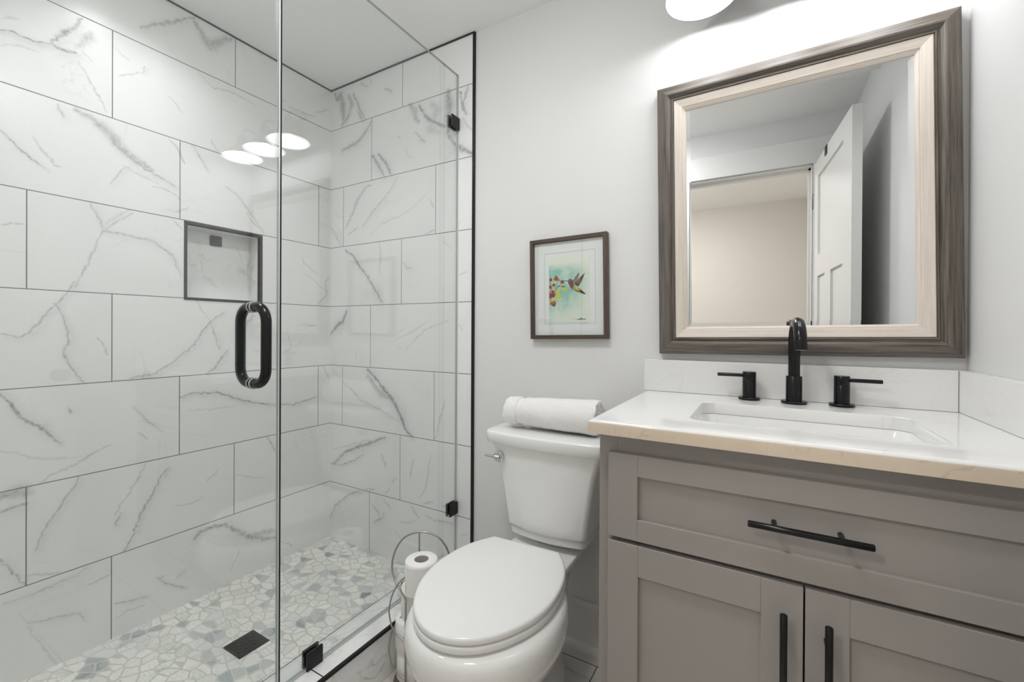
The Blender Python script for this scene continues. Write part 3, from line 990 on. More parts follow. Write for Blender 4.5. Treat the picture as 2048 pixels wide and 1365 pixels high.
# bowl, seat and lid are turned a little towards the vanity
BO = Vector((1.3125, -0.254, 0.0)); BR = Matrix.Rotation(0.055, 3, 'Z')
def W(x, y, z):
    return BO + BR @ Vector((x, y, z))
HWP = [(0.0, 0.116), (-0.02, 0.130), (-0.05, 0.150), (-0.095, 0.171), (-0.134, 0.182), (-0.18, 0.1885), (-0.22, 0.1905), (-0.26, 0.1885), (-0.30, 0.181), (-0.34, 0.1675), (-0.38, 0.147), (-0.41, 0.127), (-0.44, 0.099), (-0.46, 0.071), (-0.472, 0.045), (-0.479, 0.018), (-0.480, 0.0)]
def egg(z, grow=0.0, ys=1.0, xs=1.0, y_off=0.0):
    sp = smooth_path([(w, y, 0) for y, w in HWP], 3)
    right = [(p.x, p.y) for p in sp]
    pts = right + [(-x, y) for x, y in reversed(right[:-1])]
    # outward growth along the normal
    out = []
    n = len(pts)
    for i in range(n):
        a, b = pts[i - 1], pts[(i + 1) % n]
        t = Vector((b[0] - a[0], b[1] - a[1])); 
        nn = Vector((-t.y, t.x)).normalized() if t.length > 1e-9 else Vector((0, -1))
        x, y = pts[i]
        cand = (x + nn.x * grow, y + nn.y * grow); alt = (x - nn.x * grow, y - nn.y * grow)
        c0 = (0, -0.22)
        d1 = (cand[0] - c0[0]) ** 2 + (cand[1] - c0[1]) ** 2; d2 = (alt[0] - c0[0]) ** 2 + (alt[1] - c0[1]) ** 2
        q = (cand if d1 > d2 else alt) if grow > 0 else (cand if d1 < d2 else alt)
        out.append(W(q[0] * xs, (q[1] + 0.22) * ys - 0.22 + y_off, z))
    return out
bm = bmesh.new()
loft(bm, [egg(0.4458, -0.0016), egg(0.4464, -0.0004), egg(0.4480, 0.0004), egg(0.4555, 0.0), egg(0.4585, -0.0012), egg(0.4607, -0.0038), egg(0.4617, -0.007), egg(0.4622, 0, 0.93, 0.92), egg(0.4640, 0, 0.75, 0.72), egg(0.4650, 0, 0.45, 0.4), egg(0.4652, 0, 0.2, 0.18)])
tput(obj('seat_lid', bm, M['seatplastic'], toilet, 60))
bm = bmesh.new()
loft(bm, [egg(0.4250, -0.0015), egg(0.4255, 0.0), egg(0.432, 0.0012), egg(0.4405, 0.0008), egg(0.4420, -0.0012), egg(0.4423, 0, 0.84, 0.86), egg(0.4457, 0, 0.82, 0.84)])
tput(obj('seat', bm, M['seatplastic'], toilet, 60))
for s in (-1, 1):
    bm = bmesh.new()
    box(bm, (-0.022, -0.012, 0), (0.022, 0.016, 0.018), 0.005, 2)
    bmesh.ops.transform(bm, matrix=Matrix.Translation(W(s * 0.075, 0.018, 0.424)) @ BR.to_4x4(), verts=bm.verts)
    tput(obj('seat_hinge', bm, M['seatplastic'], toilet, 40))
# bowl
bm = bmesh.new()
def bring(z, hw, yf, yb, sq=2.3, n=56):
    """superellipse ring between front yf and back yb"""
    cy = (yf + yb) / 2; hy = (yb - yf) / 2
    P = []
    for k in range(n):
        a = 2 * math.pi * k / n
        c, s = math.cos(a), math.sin(a)
        x = hw * math.copysign(abs(c) ** (2 / sq), c)
        y = hy * math.copysign(abs(s) ** (2 / sq), s)
        P.append(W(x, cy + y, z))
    return P
loft(bm, [bring(0.000, 0.118, -0.345, 0.17, 2.6), bring(0.02, 0.118, -0.345, 0.17, 2.6), bring(0.03, 0.108, -0.335, 0.17, 2.6), bring(0.09, 0.102, -0.325, 0.17, 2.5), bring(0.14, 0.104, -0.338, 0.15, 2.4),
          bring(0.18, 0.114, -0.362, 0.12, 2.3), bring(0.22, 0.138, -0.405, 0.09, 2.2), bring(0.26, 0.166, -0.446, 0.06, 2.15), bring(0.30, 0.189, -0.476, 0.03, 2.1), bring(0.34, 0.2035, -0.494, 0.015, 2.1), bring(0.375, 0.2075, -0.499, 0.005, 2.1), bring(0.40, 0.2045, -0.495, -0.002, 2.1), bring(0.412, 0.199, -0.489, -0.005, 2.1), bring(0.4175, 0.190, -0.480, -0.008, 2.1), bring(0.4190, 0.165, -0.455, -0.02, 2.1), bring(0.4250, 0.160, -0.450, -0.025, 2.1)])
for v in bm.verts:
    v.co.x += 0.008
tput(obj('bowl', bm, M['porcelain'], toilet, 60))
# deck that carries the tank, blending down into the pedestal
bm = bmesh.new()
def dring(z, hw, yf, yb, sq):
    cy = (yf + yb) / 2; hy = (yb - yf) / 2
    return [(1.337 + hw * math.copysign(abs(math.cos(a)) ** (2 / sq), math.cos(a)), cy + hy * math.copysign(abs(math.sin(a)) ** (2 / sq), math.sin(a)), z) for a in [2 * math.pi * k / 56 for k in range(56)]]
loft(bm, [dring(0.10, 0.055, -0.30, -0.06, 4), dring(0.25, 0.055, -0.31, -0.05, 4), dring(0.33, 0.070, -0.33, -0.045, 4), dring(0.37, 0.092, -0.34, -0.04, 4.5), dring(0.395, 0.118, -0.345, -0.035, 5), dring(0.414, 0.120, -0.345, -0.035, 6), dring(0.4190, 0.1185, -0.343, -0.037, 6), dring(0.4205, 0.114, -0.338, -0.04, 6)])
tput(obj('deck', bm, M['porcelain'], toilet, 60))
for s in (-1, 1):
    bm = bmesh.new()
    lathe(bm, [(0.012, 0), (0.012, 0.008), (0.008, 0.016), (0.0005, 0.019)], 16, W(s * 0.113, -0.02, 0.021))
    tput(obj('bolt_cap', bm, M['seatplastic'], toilet, 50))

# ------------------------------------------------------------------ towel
tow = thing('towel', 'rolled white terry towel lying on the toilet tank lid', 'towel', (1.335, -0.112, 0.806))
def spiral_profile():
    outer = []; inner = []
    turns = 2.6; th = 0.0145
    R = 0.0585
    N = 170
    for i in range(N + 1):
        t = i / N
        a = -math.radians(62) + 2 * math.pi * turns * t
        r = R - th * turns * t * 1.02
        outer.append((a, r)); inner.append((a, max(r - th * 0.93, 0.002)))
    pts = [(r * math.cos(a), r * math.sin(a)) for a, r in outer] + [(r * math.cos(a), r * math.sin(a)) for a, r in reversed(inner)]
    return pts
SPR = spiral_profile()
prnd_t = random.Random(5)
bm = bmesh.new()
rings = []
NX = 170
for i in range(NX + 1):
    t = i / NX
    x = -0.168 + 0.340 * t
    e = min(t, 1 - t) * 60
    sh = 1.0 - 0.06 * math.exp(-e * 1.1)
    band = 0.93 if 0.15 < t < 0.215 else 1.0
    ring = []
    for k, (y, z) in enumerate(SPR):
        fz = (prnd_t.uniform(-1, 1) * 0.0011 if band == 1.0 else 0.0)
        nz = noise.noise(Vector((x * 14, y * 20, z * 20)))
        s = sh * band * (1 + 0.05 * nz) * (1.03 if t < 0.15 else 1.0)
        s *= 0.95 + 0.27 * t
        yy = y * 1.10 * s
        zz = z * 1.0 * s
        zz = max(zz, -0.0540) 
        xs = x + 0.006 * noise.noise(Vector((y * 40, z * 40, i > NX / 2 and 3.0 or 9.0))) * math.exp(-e * 0.8)
        rl = math.hypot(yy, zz) + 1e-6
        ring.append((xs, yy + yy / rl * fz, zz + zz / rl * max(fz, -0.0005 if zz < -0.05 else -1) + 0.0552))
    rings.append(ring)
vr = loft(bm, rings, True, False, False)
for f in bm.faces:
    cx = f.calc_center_median().x
    f.material_index = 1 if -0.1155 < cx < -0.0965 else 0
# spiral ends: ladder of quads between the outer and inner run
n = len(SPR)
for R_ in (vr[0], vr[-1]):
    for i in range(n // 2 - 1):
        try:
            bm.faces.new((R_[i], R_[i + 1], R_[n - 2 - i], R_[n - 1 - i]))
        except ValueError:
            pass
o = obj('rolled_cloth', bm, [M['terry'], M['terryband']], tow, 80)
tow.rotation_euler = (0, 0, math.radians(3.5))

# ------------------------------------------------------------------ toilet paper stand and rolls
sd = Vector((0.866, 0.5, 0)); sn = Vector((0.5, -0.866, 0)); sc = Vector((1.013, -0.420, 0))
def S(s, z, f=0.0):
    p = sc + sd * s + sn * f
    return (p.x, p.y, z)
stand = thing('toilet_paper_stand', 'brushed nickel wire stand holding spare toilet paper rolls beside the toilet', 'toilet paper holder', (sc.x, sc.y, 0.0))
def sput(o):
    o.data.transform(Matrix.Translation(-Vector(stand.location))); return o
WR = 0.0032; FF = 0.039
left = [(-0.012, 0.4664, -0.058), (-0.0432, 0.4612, -0.058), (-0.0724, 0.4456, -0.058), (-0.0953, 0.4159, -0.058), (-0.1088, 0.3785, -0.056), (-0.1102, 0.3444, -0.05), (-0.094, 0.3125, -0.03), (-0.0673, 0.296, -0.005), (-0.0440, 0.287, 0.030), (-0.0420, 0.272, FF), (-0.0420, 0.15, FF), (-0.0420, 0.0, FF)]
right = [(0.0192, 0.4612, -0.058), (0.0484, 0.4456, -0.058), (0.0713, 0.4159, -0.058), (0.0856, 0.3785, -0.056), (0.0895, 0.3444, -0.05), (0.0816, 0.3125, -0.03), (0.0652, 0.296, -0.005), (0.0500, 0.287, 0.030), (0.0480, 0.272, FF), (0.0480, 0.15, FF), (0.0480, 0.0, FF)]
path = [S(*q) for q in reversed(left)] + [S(*q) for q in right]
bm = bmesh.new(); tube(bm, smooth_path(path, 6), WR, 12)
sput(obj('wire_loop', bm, M['nickel'], stand, 60))
bm = bmesh.new(); tube(bm, [S(-0.0200, 0.4660, -0.058), S(-0.0200, 0.31, -0.062), S(-0.02, 0.2, -0.085), S(-0.02, 0.012, -0.085)], WR * 0.95, 12)
sput(obj('back_rod', bm, M['nickel'], stand, 60))
for dz in (0.0, -0.121):
    for s in (-1,):
        pp = [(0.044, 0.346 + dz, -0.01), (0.072, 0.325 + dz, -0.006), (0.093, 0.292 + dz, 0), (0.1035, 0.246 + dz, 0.006), (0.1, 0.214 + dz, 0.010), (0.084, 0.182 + dz, 0.022), (0.044, 0.160 + dz, FF)]
        bm = bmesh.new(); tube(bm, smooth_path([S(s * a, z, f) for a, z, f in pp], 6), WR * 0.8, 10)
        sput(obj('side_wire', bm, M['nickel'], stand, 60))
bm = bmesh.new()
lathe(bm, [(0.0, 0.001), (0.092, 0.001), (0.094, 0.004), (0.091, 0.010), (0.010, 0.013), (0.0, 0.013)], 40, (sc.x - 0.004, sc.y + 0.01, 0))
sput(obj('base', bm, M['nickel'], stand, 40))

def make_roll(r, h, core, label, loc, loose=False):
    root = thing('toilet_paper_roll', label, 'toilet paper', loc, 0, 'toilet paper rolls on the wire stand')
    bm = bmesh.new()
    lathe(bm, [(core, 0.002), (r - 0.002, 0.0), (r, 0.003), (r, h - 0.003), (r - 0.003, h), (core + 0.0005, h - 0.0005), (core, h - 0.002), (core, 0.002)], 64)
    obj('paper', bm, M['tissue'], root, 50)
    bm = bmesh.new()
    lathe(bm, [(core - 0.0002, 0.002), (core - 0.0002, h - 0.001), (core - 0.0014, h - 0.001), (core - 0.0014, 0.002), (core - 0.0002, 0.002)], 48)
    obj('core', bm, M['cardboard'], root, 50)
    if loose:
        bm = bmesh.new()
        outer = []
        for a in np.linspace(-100, -10, 16):
            k = (a + 100) / 90
            rr = r + 0.0012 + 0.006 * (1 - k) ** 2
            outer.append((rr * math.cos(math.radians(a)), rr * math.sin(math.radians(a))))
        rr = [[(x, y, z + (0.0 if z > 0.05 else 0.0)) for x, y in outer] for z in (0.003, 0.035, 0.07, h - 0.006)]
        inner = [[(x * 0.992, y * 0.992, z) for x, y, z in row] for row in rr]
        loft(bm, rr, False, False, False)
        obj('loose_sheet', bm, M['tissue'], root, 60)
    return root
make_roll(0.0525, 0.099, 0.0235, 'top toilet paper roll on the wire stand, its open core showing', (sc.x, sc.y, 0.3065), True)
make_roll(0.058, 0.098, 0.022, 'middle toilet paper roll, directly under the top roll of the stand', (sc.x - 0.027, sc.y + 0.019, 0.2075))
make_roll(0.058, 0.098, 0.022, 'third toilet paper roll down, below the middle roll of the stand', (sc.x - 0.038, sc.y + 0.004, 0.1085))
make_roll(0.055, 0.094, 0.022, 'lowest toilet paper roll of the stand, near the floor', (sc.x - 0.036, sc.y + 0.004, 0.0135))

# ------------------------------------------------------------------ vanity
VX0, VX1 = 1.656, XR - 0.002
FY = -0.540         # face frame
DY = -0.560         # door and drawer fronts
CB, CT = 0.9285, 0.9590
van = thing('vanity_cabinet', 'grey shaker bathroom vanity cabinet with black bar pulls', 'cabinet', (2.04, -0.28, 0.0))
VL = Vector(van.location)
def vput(o):
    o.data.transform(Matrix.Translation(-VL)); return o
bm = bmesh.new()
box(bm, (VX0, FY + 0.02, 0.10), (VX0 + 0.018, YP - 0.001, CB - 0.0005))
box(bm, (VX1 - 0.018, FY + 0.02, 0.10), (VX1, YP - 0.001, CB - 0.0005))
box(bm, (VX0 + 0.018, FY + 0.02, 0.10), (VX1 - 0.018, YP - 0.01, 0.118))
box(bm, (VX0 + 0.018, YP - 0.012, 0.118), (VX1 - 0.018, YP - 0.002, CB - 0.0005))
box(bm, (VX0, FY + 0.075, 0.0), (VX1, FY + 0.09, 0.10))
box(bm, (VX0, FY + 0.075, 0.0), (VX0 + 0.018, YP - 0.03, 0.10))
# face frame
box(bm, (VX0, FY, 0.10), (VX0 + 0.042, FY + 0.02, CB - 0.0005), 0.001, 1)
box(bm, (VX1 - 0.042, FY, 0.10), (VX1, FY + 0.02, CB - 0.0005), 0.001, 1)
box(bm, (VX0 + 0.042, FY, CB - 0.055), (VX1 - 0.042, FY + 0.02, CB - 0.0005))
box(bm, (VX0 + 0.042, FY, 0.675), (VX1 - 0.042, FY + 0.02, 0.722))
box(bm, (VX0 + 0.042, FY, 0.10), (VX1 - 0.042, FY + 0.02, 0.14))
vput(obj('carcass', bm, M['cabinet'], van))
def shaker(name, x0, x1, z0, z1, fr, frh, parent):
    bm = bmesh.new()
    y0, y1 = DY, FY - 0.001
    for lo, hi in (((x0, z0), (x0 + fr, z1)), ((x1 - fr, z0), (x1, z1)), ((x0 + fr, z1 - frh), (x1 - fr, z1)), ((x0 + fr, z0), (x1 - fr, z0 + frh))):
        box(bm, (lo[0], y0, lo[1]), (hi[0], y1, hi[1]), 0.0008, 1)
    f = vput(obj(name, bm, M['cabinet'], parent))
    p = vput(obj('panel', bx((x0 + fr - 0.002, DY + 0.0085, z0 + frh - 0.002), (x1 - fr + 0.002, y1, z1 - frh + 0.002)), M['cabinet'], f))
    return f
DX0v, DX1v = 1.6825, 2.411
drw = shaker('drawer_front', DX0v, DX1v, 0.7028, 0.8885, 0.0645, 0.0465, van)
d1 = shaker('cabinet_door', DX0v, 2.0452, 0.122, 0.6930, 0.0665, 0.0670, van)
d2 = shaker('cabinet_door', 2.0482, DX1v, 0.122, 0.6930, 0.0645, 0.0670, van)
def pull(parent, c, length, vertical):
    """bar pull: 12 mm bar on two posts"""
    bm = bmesh.new()
    d = Vector((0, 0, 1)) if vertical else Vector((1, 0, 0))
    c = Vector(c); out = Vector((0, -0.032, 0))
    a, b = c + out - d * length / 2, c + out + d * length / 2
    e = d * 0.0012
    tube(bm, [a, a + e, b - e, b], [0.0048, 0.006, 0.006, 0.0048], 20)
    for s in (-1, 1):
        p = c + d * s * length * 0.272
        tube(bm, [p, p + out], 0.0047, 14)
    return vput(obj('bar_pull', bm, M['blackgloss'], parent, 50))
pull(drw, (2.0490, DY + 0.0085, 0.7995), 0.185, False)
pull(d1, (2.0140, DY, 0.5600), 0.185, True)
pull(d2, (2.0800, DY, 0.5600), 0.185, True)

# countertop with sink cut-out: outline loops, rounded front and left edges
KX0, KX1, KY0 = 1.640, XR - 0.0015, -0.576
SX0, SX1, SY0, SY1, SR = 1.833, 2.276, -0.462, -0.171, 0.034
def top_mesh():
    bm = bmesh.new()
    hole = rrect(SX0, SX1, SY0, SY1, SR, 8)
    nh = len(hole)
    rr = 0.009
    # profile of the visible edge from the underside to the top
    e_prof = [(0.0, CB), (0.0, CT - rr)] + [(rr - rr * math.cos(math.radians(a)), CT - rr + rr * math.sin(math.radians(a))) for a in (22, 45, 68, 90)]
    def ring(ins, z):
        # ordered to match the hole: start near +x +y, counter-clockwise, same count
        x0, x1, y0, y1 = KX0 + ins, KX1, KY0 + ins, YP - 0.001
        P = []
        for hx, hy in hole:
            # project from the hole centre onto the rectangle
            cx, cy = (SX0 + SX1) / 2, (SY0 + SY1) / 2
            dx, dy = hx - cx, hy - cy
            P.append((hx, hy))
        n = nh // 4
        out = []
        cor = [(x1, y1), (x0, y1), (x0, y0), (x1, y0)]
        for q in range(4):
            cxn = cor[q]
            for k in range(n):
                out.append((cxn[0], cxn[1], z))
        return out
    # simple construction: outer corner fan per hole corner group
    n = nh // 4
    def corners(ins, z):
        x0, x1, y0, y1 = KX0 + ins, KX1, KY0 + ins, YP - 0.001
        return [bm.verts.new((x1, y1, z)), bm.verts.new((x0, y1, z)), bm.verts.new((x0, y0, z)), bm.verts.new((x1, y0, z))]
    outer = [corners(i, z) for i, z in e_prof]
    for a, b in zip(outer, outer[1:]):
        for i in range(4):
            j = (i + 1) % 4
            f = bm.faces.new((a[i], a[j], b[j], b[i]))
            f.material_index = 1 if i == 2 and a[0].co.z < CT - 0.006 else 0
    ht = [bm.verts.new((x, y, CT)) for x, y in hole]
    hc = [bm.verts.new((x + 0, y + 0, CT - 0.0015)) for x, y in rrect(SX0 + 0.0012, SX1 - 0.0012, SY0 + 0.0012, SY1 - 0.0012, SR, 8)]
    hb = [bm.verts.new((v.co.x, v.co.y, CB)) for v in hc]
    for loopa, loopb in ((ht, hc), (hc, hb)):
        for i in range(nh):
            j = (i + 1) % nh
            bm.faces.new((loopa[i], loopa[j], loopb[j], loopb[i]))
    for lp, oc in ((ht, outer[-1]), (hb, outer[0])):
        for q in range(4):
            for k in range(n - 1):
                bm.faces.new((lp[q * n + k], lp[q * n + k + 1], oc[q]))
            bm.faces.new((lp[q * n + n - 1], lp[((q + 1) * n) % nh], oc[(q + 1) % 4], oc[q]))
    return bm
o = obj('countertop', top_mesh(), [M['quartz'], M['quartz_warm_edge']], None, 40)
tag(o, 'white quartz countertop with a sink cut-out on the grey vanity', 'countertop')
o = obj('backsplash', bx((1.6345, -0.020, CT + 0.0005), (KX1 - 0.0205, YP - 0.001, 1.0635), 0.0015, 2), M['quartz'])
tag(o, 'white quartz backsplash strip behind the faucet', 'backsplash')
o = obj('side_splash', bx((KX1 - 0.0195, KY0 + 0.006, CT + 0.0005), (KX1, YP - 0.001, 1.0635), 0.0015, 2), M['quartz'])
tag(o, 'white quartz side splash along the right wall', 'backsplash')

# undermount sink
bm = bmesh.new()
def srow(g, z, r):
    return [(x, y, z) for x, y in rrect(SX0 - g, SX1 + g, SY0 - g, SY1 + g, r, 8)]
loft(bm, [srow(0.02, CB - 0.001, 0.05), srow(0.0, CB - 0.001, 0.036), srow(-0.002, CB - 0.006, 0.036), srow(-0.010, CB - 0.05, 0.045), srow(-0.018, CB - 0.10, 0.055), srow(-0.035, CB - 0.128, 0.06), srow(-0.07, CB - 0.138, 0.06), srow(-0.135, CB - 0.142, 0.005)], True, False, True)
loft(bm, [srow(0.02, CB - 0.001, 0.05), srow(0.02, CB - 0.012, 0.05), srow(0.008, CB - 0.05, 0.05), srow(0.0, CB - 0.11, 0.055), srow(-0.02, CB - 0.145, 0.06), srow(-0.07, CB - 0.152, 0.06), srow(-0.135, CB - 0.153, 0.005)], True, False, True)
sink = thing('sink', 'white rectangular undermount sink below the quartz countertop', 'sink', (2.054, -0.316, CB - 0.15))
b = obj('basin', bm, M['porcelain'], sink, 60); b.data.transform(Matrix.Translation(-Vector(sink.location)))
bm = bmesh.new(); lathe(bm, [(0.0, 0.003), (0.012, 0.003), (0.020, 0.002), (0.0225, 0.0)], 32, (2.054, -0.316, CB - 0.1415))
b = obj('drain_flange', bm, M['black'], sink, 40); b.data.transform(Matrix.Translation(-Vector(sink.location)))

# ------------------------------------------------------------------ faucet (spout and two lever handles)
FX, FYc = 2.0545, -0.073
fau = thing('faucet', 'matte black gooseneck faucet with two lever handles on the countertop', 'faucet', (FX, FYc, CT + 0.0005))
def fput(o):
    o.data.transform(Matrix.Translation(-Vector(fau.location))); return o
z0 = CT + 0.0005
bm = bmesh.new()
lathe(bm, [(0.0, 0), (0.0305, 0), (0.031, 0.001), (0.031, 0.0065), (0.030, 0.0075), (0.0195, 0.0078)], 40, (FX, FYc, z0))
fput(obj('escutcheon', bm, M['blackgloss'], fau, 40))
bm = bmesh.new()
lathe(bm, [(0.0185, 0.0075), (0.0195, 0.008), (0.0195, 0.0745), (0.0188, 0.0755), (0.0140, 0.0757)], 40, (FX, FYc, z0))
fput(obj('sleeve', bm, M['blackgloss'], fau, 40))
bm = bmesh.new()
ra = 0.060; zc = 1.122
sw = 0.06                                   # the spout is turned very slightly to the right
dirx = Vector((math.sin(sw), -math.cos(sw), 0))
pts = [Vector((FX, FYc, z0 + 0.07)), Vector((FX, FYc, 1.08)), Vector((FX, FYc, zc))]
for a, b in arc(0, 0, ra, 180, 0, 20)[1:]:
    pts.append(Vector((FX, FYc, zc)) + dirx * (ra + a) + Vector((0, 0, b)))
tip = pts[-1] + Vector((0, 0, -0.010)); pts.append(tip)
tube(bm, pts, 0.0142, 28)
sp = fput(obj('spout', bm, M['blackgloss'], fau, 50))
bm = bmesh.new()
lathe(bm, [(0.0, -0.0004), (0.010, -0.0004), (0.0125, -0.0006), (0.0128, 0.0)], 28, tip)
fput(obj('aerator', bm, M['chrome'], sp, 40))
for hx, s in ((1.9455, -1), (2.1625, 1)):
    hy = -0.060
    bm = bmesh.new()
    lathe(bm, [(0.0, 0), (0.0280, 0), (0.0285, 0.001), (0.0285, 0.0062), (0.0275, 0.0072), (0.0178, 0.0075), (0.0178, 0.056), (0.0174, 0.0566), (0.0174, 0.0574), (0.0178, 0.058), (0.0178, 0.0795), (0.0168, 0.0808), (0.0, 0.081)], 40, (hx, hy, z0))
    hb = fput(obj('handle', bm, M['blackgloss'], fau, 40))
    bm = bmesh.new()
    p0 = Vector((hx + s * 0.012, hy, z0 + 0.070)); p1 = Vector((hx + s * 0.0835, hy - 0.006, z0 + 0.070))
    tube(bm, [p0, p1 - Vector((s * 0.001, 0, 0)), p1], [0.0052, 0.0052, 0.0044], 18)
    fput(obj('lever', bm, M['blackgloss'], hb, 40))

# ------------------------------------------------------------------ framed mirror and framed picture
def rail_frame(name, w, h, prof, mx, mz, parent, closed_back=True):
    """four mitred rails: prof = (distance inwards from the outer edge, height off the wall)"""
    bm = bmesh.new()
    def cor(d, y):
        return [(-w / 2 + d, -y, -h / 2 + d), (w / 2 - d, -y, -h / 2 + d), (w / 2 - d, -y, h / 2 - d), (-w / 2 + d, -y, h / 2 - d)]
    for k in range(4):
        j = (k + 1) % 4
        a = [bm.verts.new(cor(d, y)[k]) for d, y in prof]
        b = [bm.verts.new(cor(d, y)[j]) for d, y in prof]
        for i in range(len(prof)):
            ii = (i + 1) % len(prof)
            bm.faces.new((a[i], b[i], b[ii], a[ii])).material_index = 0 if k % 2 == 0 else 1
    return obj(name, bm, [mx, mz], parent)
mir = thing('mirror', 'large mirror in a grey wood frame with a cream inner band above the vanity', 'mirror', (2.0415, YP - 0.001, 1.5252))
mir.rotation_euler = (0, -0.0140, 0)
MW, MH = 0.7285, 0.8725
rail_frame('outer_frame', MW, MH, [(0, 0.0), (0, 0.024), (0.003, 0.028), (0.029, 0.037), (0.0335, 0.037), (0.0425, 0.027), (0.0445, 0.027), (0.0475, 0.031), (0.0505, 0.031), (0.0515, 0.0255), (0.0515, 0.0)], M['frame_x'], M['frame_z'], mir)
rail_frame('liner', MW - 0.104, MH - 0.104, [(0, 0.0), (0, 0.027), (0.002, 0.0285), (0.024, 0.0225), (0.0255, 0.0195), (0.0280, 0.0195), (0.0345, 0.0140), (0.0345, 0.0)], M['liner_x'], M['liner_z'], mir)
bm = bmesh.new()
gw, gh = MW - 0.104 - 0.066, MH - 0.104 - 0.066
def gr(i, y):
    return [(-gw / 2 + i, -y, -gh / 2 + i), (gw / 2 - i, -y, -gh / 2 + i), (gw / 2 - i, -y, gh / 2 - i), (-gw / 2 + i, -y, gh / 2 - i)]
loft(bm, [gr(0, 0.008), gr(0, 0.0112), gr(0.014, 0.0118)])
obj('mirror_glass', bm, M['mirror'], mir)

pic = thing('framed_picture', 'small framed hummingbird watercolour on the wall above the toilet', 'picture', (1.3522, YP - 0.001, 1.3163))
pic.rotation_euler = (0, -0.0160, 0)
PW, PH = 0.3045, 0.3790
rail_frame('picture_frame', PW, PH, [(0, 0.0), (0, 0.024), (0.001, 0.025), (0.0130, 0.025), (0.0140, 0.024), (0.0150, 0.017), (0.0150, 0.0)], M['brown_x'], M['brown_z'], pic)
obj('mat', bx((-PW / 2 + 0.0145, -0.0120, -PH / 2 + 0.0145), (PW / 2 - 0.0145, -0.004, PH / 2 - 0.0145)), M['mat_board'], pic)
# raised outline of the mat window
AX0, AX1, AZ0, AZ1 = -0.0945, 0.104, -0.131, 0.134
bm = bmesh.new()
for lo, hi in (((AX0 - 0.002, AZ0 - 0.002), (AX0, AZ1 + 0.002)), ((AX1, AZ0 - 0.002), (AX1 + 0.002, AZ1 + 0.002)), ((AX0, AZ1), (AX1, AZ1 + 0.002)), ((AX0, AZ0 - 0.002), (AX1, AZ0))):
    box(bm, (lo[0], -0.0128, lo[1]), (hi[0], -0.0120, hi[1]))
obj('mat_bevel', bm, M['mat_edge'], pic)
QX0, QX1, QZ0, QZ1 = -0.0770, 0.0830, -0.1270, 0.1190
def mat_wash():
    t = NT('watercolour_wash')
    co = t.coord()
    sp = t.n('SeparateXYZ'); t.link(co, sp.inputs[0])
    z = t.math('DIVIDE', t.math('SUBTRACT', sp.outputs[2], QZ0), QZ1 - QZ0)
    x = t.math('DIVIDE', t.math('SUBTRACT', sp.outputs[0], QX0), QX1 - QX0)
    n = t.noise(co, 22, 4, 0.6, 0.5); n2 = t.noise(co, 13, 3, 0.6, 0.8)
    m = t.ramp(z, [(0.0, 0.12), (0.12, 0.30), (0.42, 1.0), (0.78, 1.0), (0.90, 0.0)])
    side = t.ramp(x, [(0.0, 1.0), (0.55, 0.85), (1.0, 0.12)])
    left = t.math('MULTIPLY', t.ramp(x, [(0.0, 1.0), (0.3, 0.0)]), t.ramp(z, [(0.0, 0.5), (0.25, 1.0), (0.85, 0.7), (0.9, 0.0)]))
    f = t.math('MAXIMUM', t.math('MULTIPLY', t.math('MULTIPLY', m, side), t.ramp(n, [(0.3, 0.35), (0.62, 1.0)])), t.math('MULTIPLY', left, t.ramp(n2, [(0.3, 0.5), (0.6, 1.0)])))
    teal = t.mix(t.ramp(n2, [(0.35, 0.0), (0.65, 1.0)]), (0.22, 0.55, 0.44), (0.09, 0.38, 0.32))
    t.bsdf(t.mix(f, (0.74, 0.74, 0.66), teal), 0.85, spec=0.2)
    return t.m
cols = {'red': (0.24, 0.025, 0.03), 'pink': (0.50, 0.14, 0.15), 'yellow': (0.66, 0.58, 0.04), 'olive': (0.32, 0.27, 0.04), 'brown': (0.085, 0.05, 0.035), 'mauve': (0.25, 0.16, 0.15), 'dark': (0.03, 0.03, 0.025), 'green': (0.06, 0.12, 0.06)}
names = list(cols)
pm = [mat_wash()] + [mat_plain('paint_' + k, v, 0.85, spec=0.2, var=0.5, nscale=120) for k, v in cols.items()]
# positions on the sheet, measured 0..410 across and 0..640 down
def A(px, py, lift):
    x = QX0 + (px - 293) / 410 * (QX1 - QX0)
    top = 402 - (px - 293) * 0.06
    z = QZ1 - (py - top) / (1040 - top) * (QZ1 - QZ0)
    return (x, -0.0132 - lift, z)
bm = bmesh.new()
box(bm, (QX0, -0.0130, QZ0), (QX1, -0.0120, QZ1), mi=0)
lift = [0.0]
def poly(col, pts):
    lift[0] += 0.000012
    f = bm.faces.new([bm.verts.new(A(x, y, lift[0])) for x, y in pts]); f.material_index = 1 + names.index(col)
prnd = random.Random(11)
def blob(col, x, y, r, wob=0.22, n=13, sx=1.0):
    poly(col, [(max(294, x + sx * r * (1 + prnd.uniform(-wob, wob)) * math.cos(2 * math.pi * k / n)), y + r * (1 + prnd.uniform(-wob, wob)) * math.sin(2 * math.pi * k / n)) for k in range(n)])
def stroke(col, pts, w):
    for a, b in zip(pts, pts[1:]):
        dx, dy = b[0] - a[0], b[1] - a[1]; L = math.hypot(dx, dy) or 1
        nx, ny = -dy / L * w / 2, dx / L * w / 2
        poly(col, [(a[0] + nx, a[1] + ny), (b[0] + nx, b[1] + ny), (b[0] - nx, b[1] - ny), (a[0] - nx, a[1] - ny)])
for pts in ([(300, 830), (345, 745), (385, 690), (440, 655)], [(350, 720), (385, 640)], [(300, 640), (335, 690)], [(400, 690), (460, 685)], [(303, 870), (312, 780)], [(340, 800), (342, 840)], [(360, 715), (415, 672)]):
    stroke('green', pts, 5)
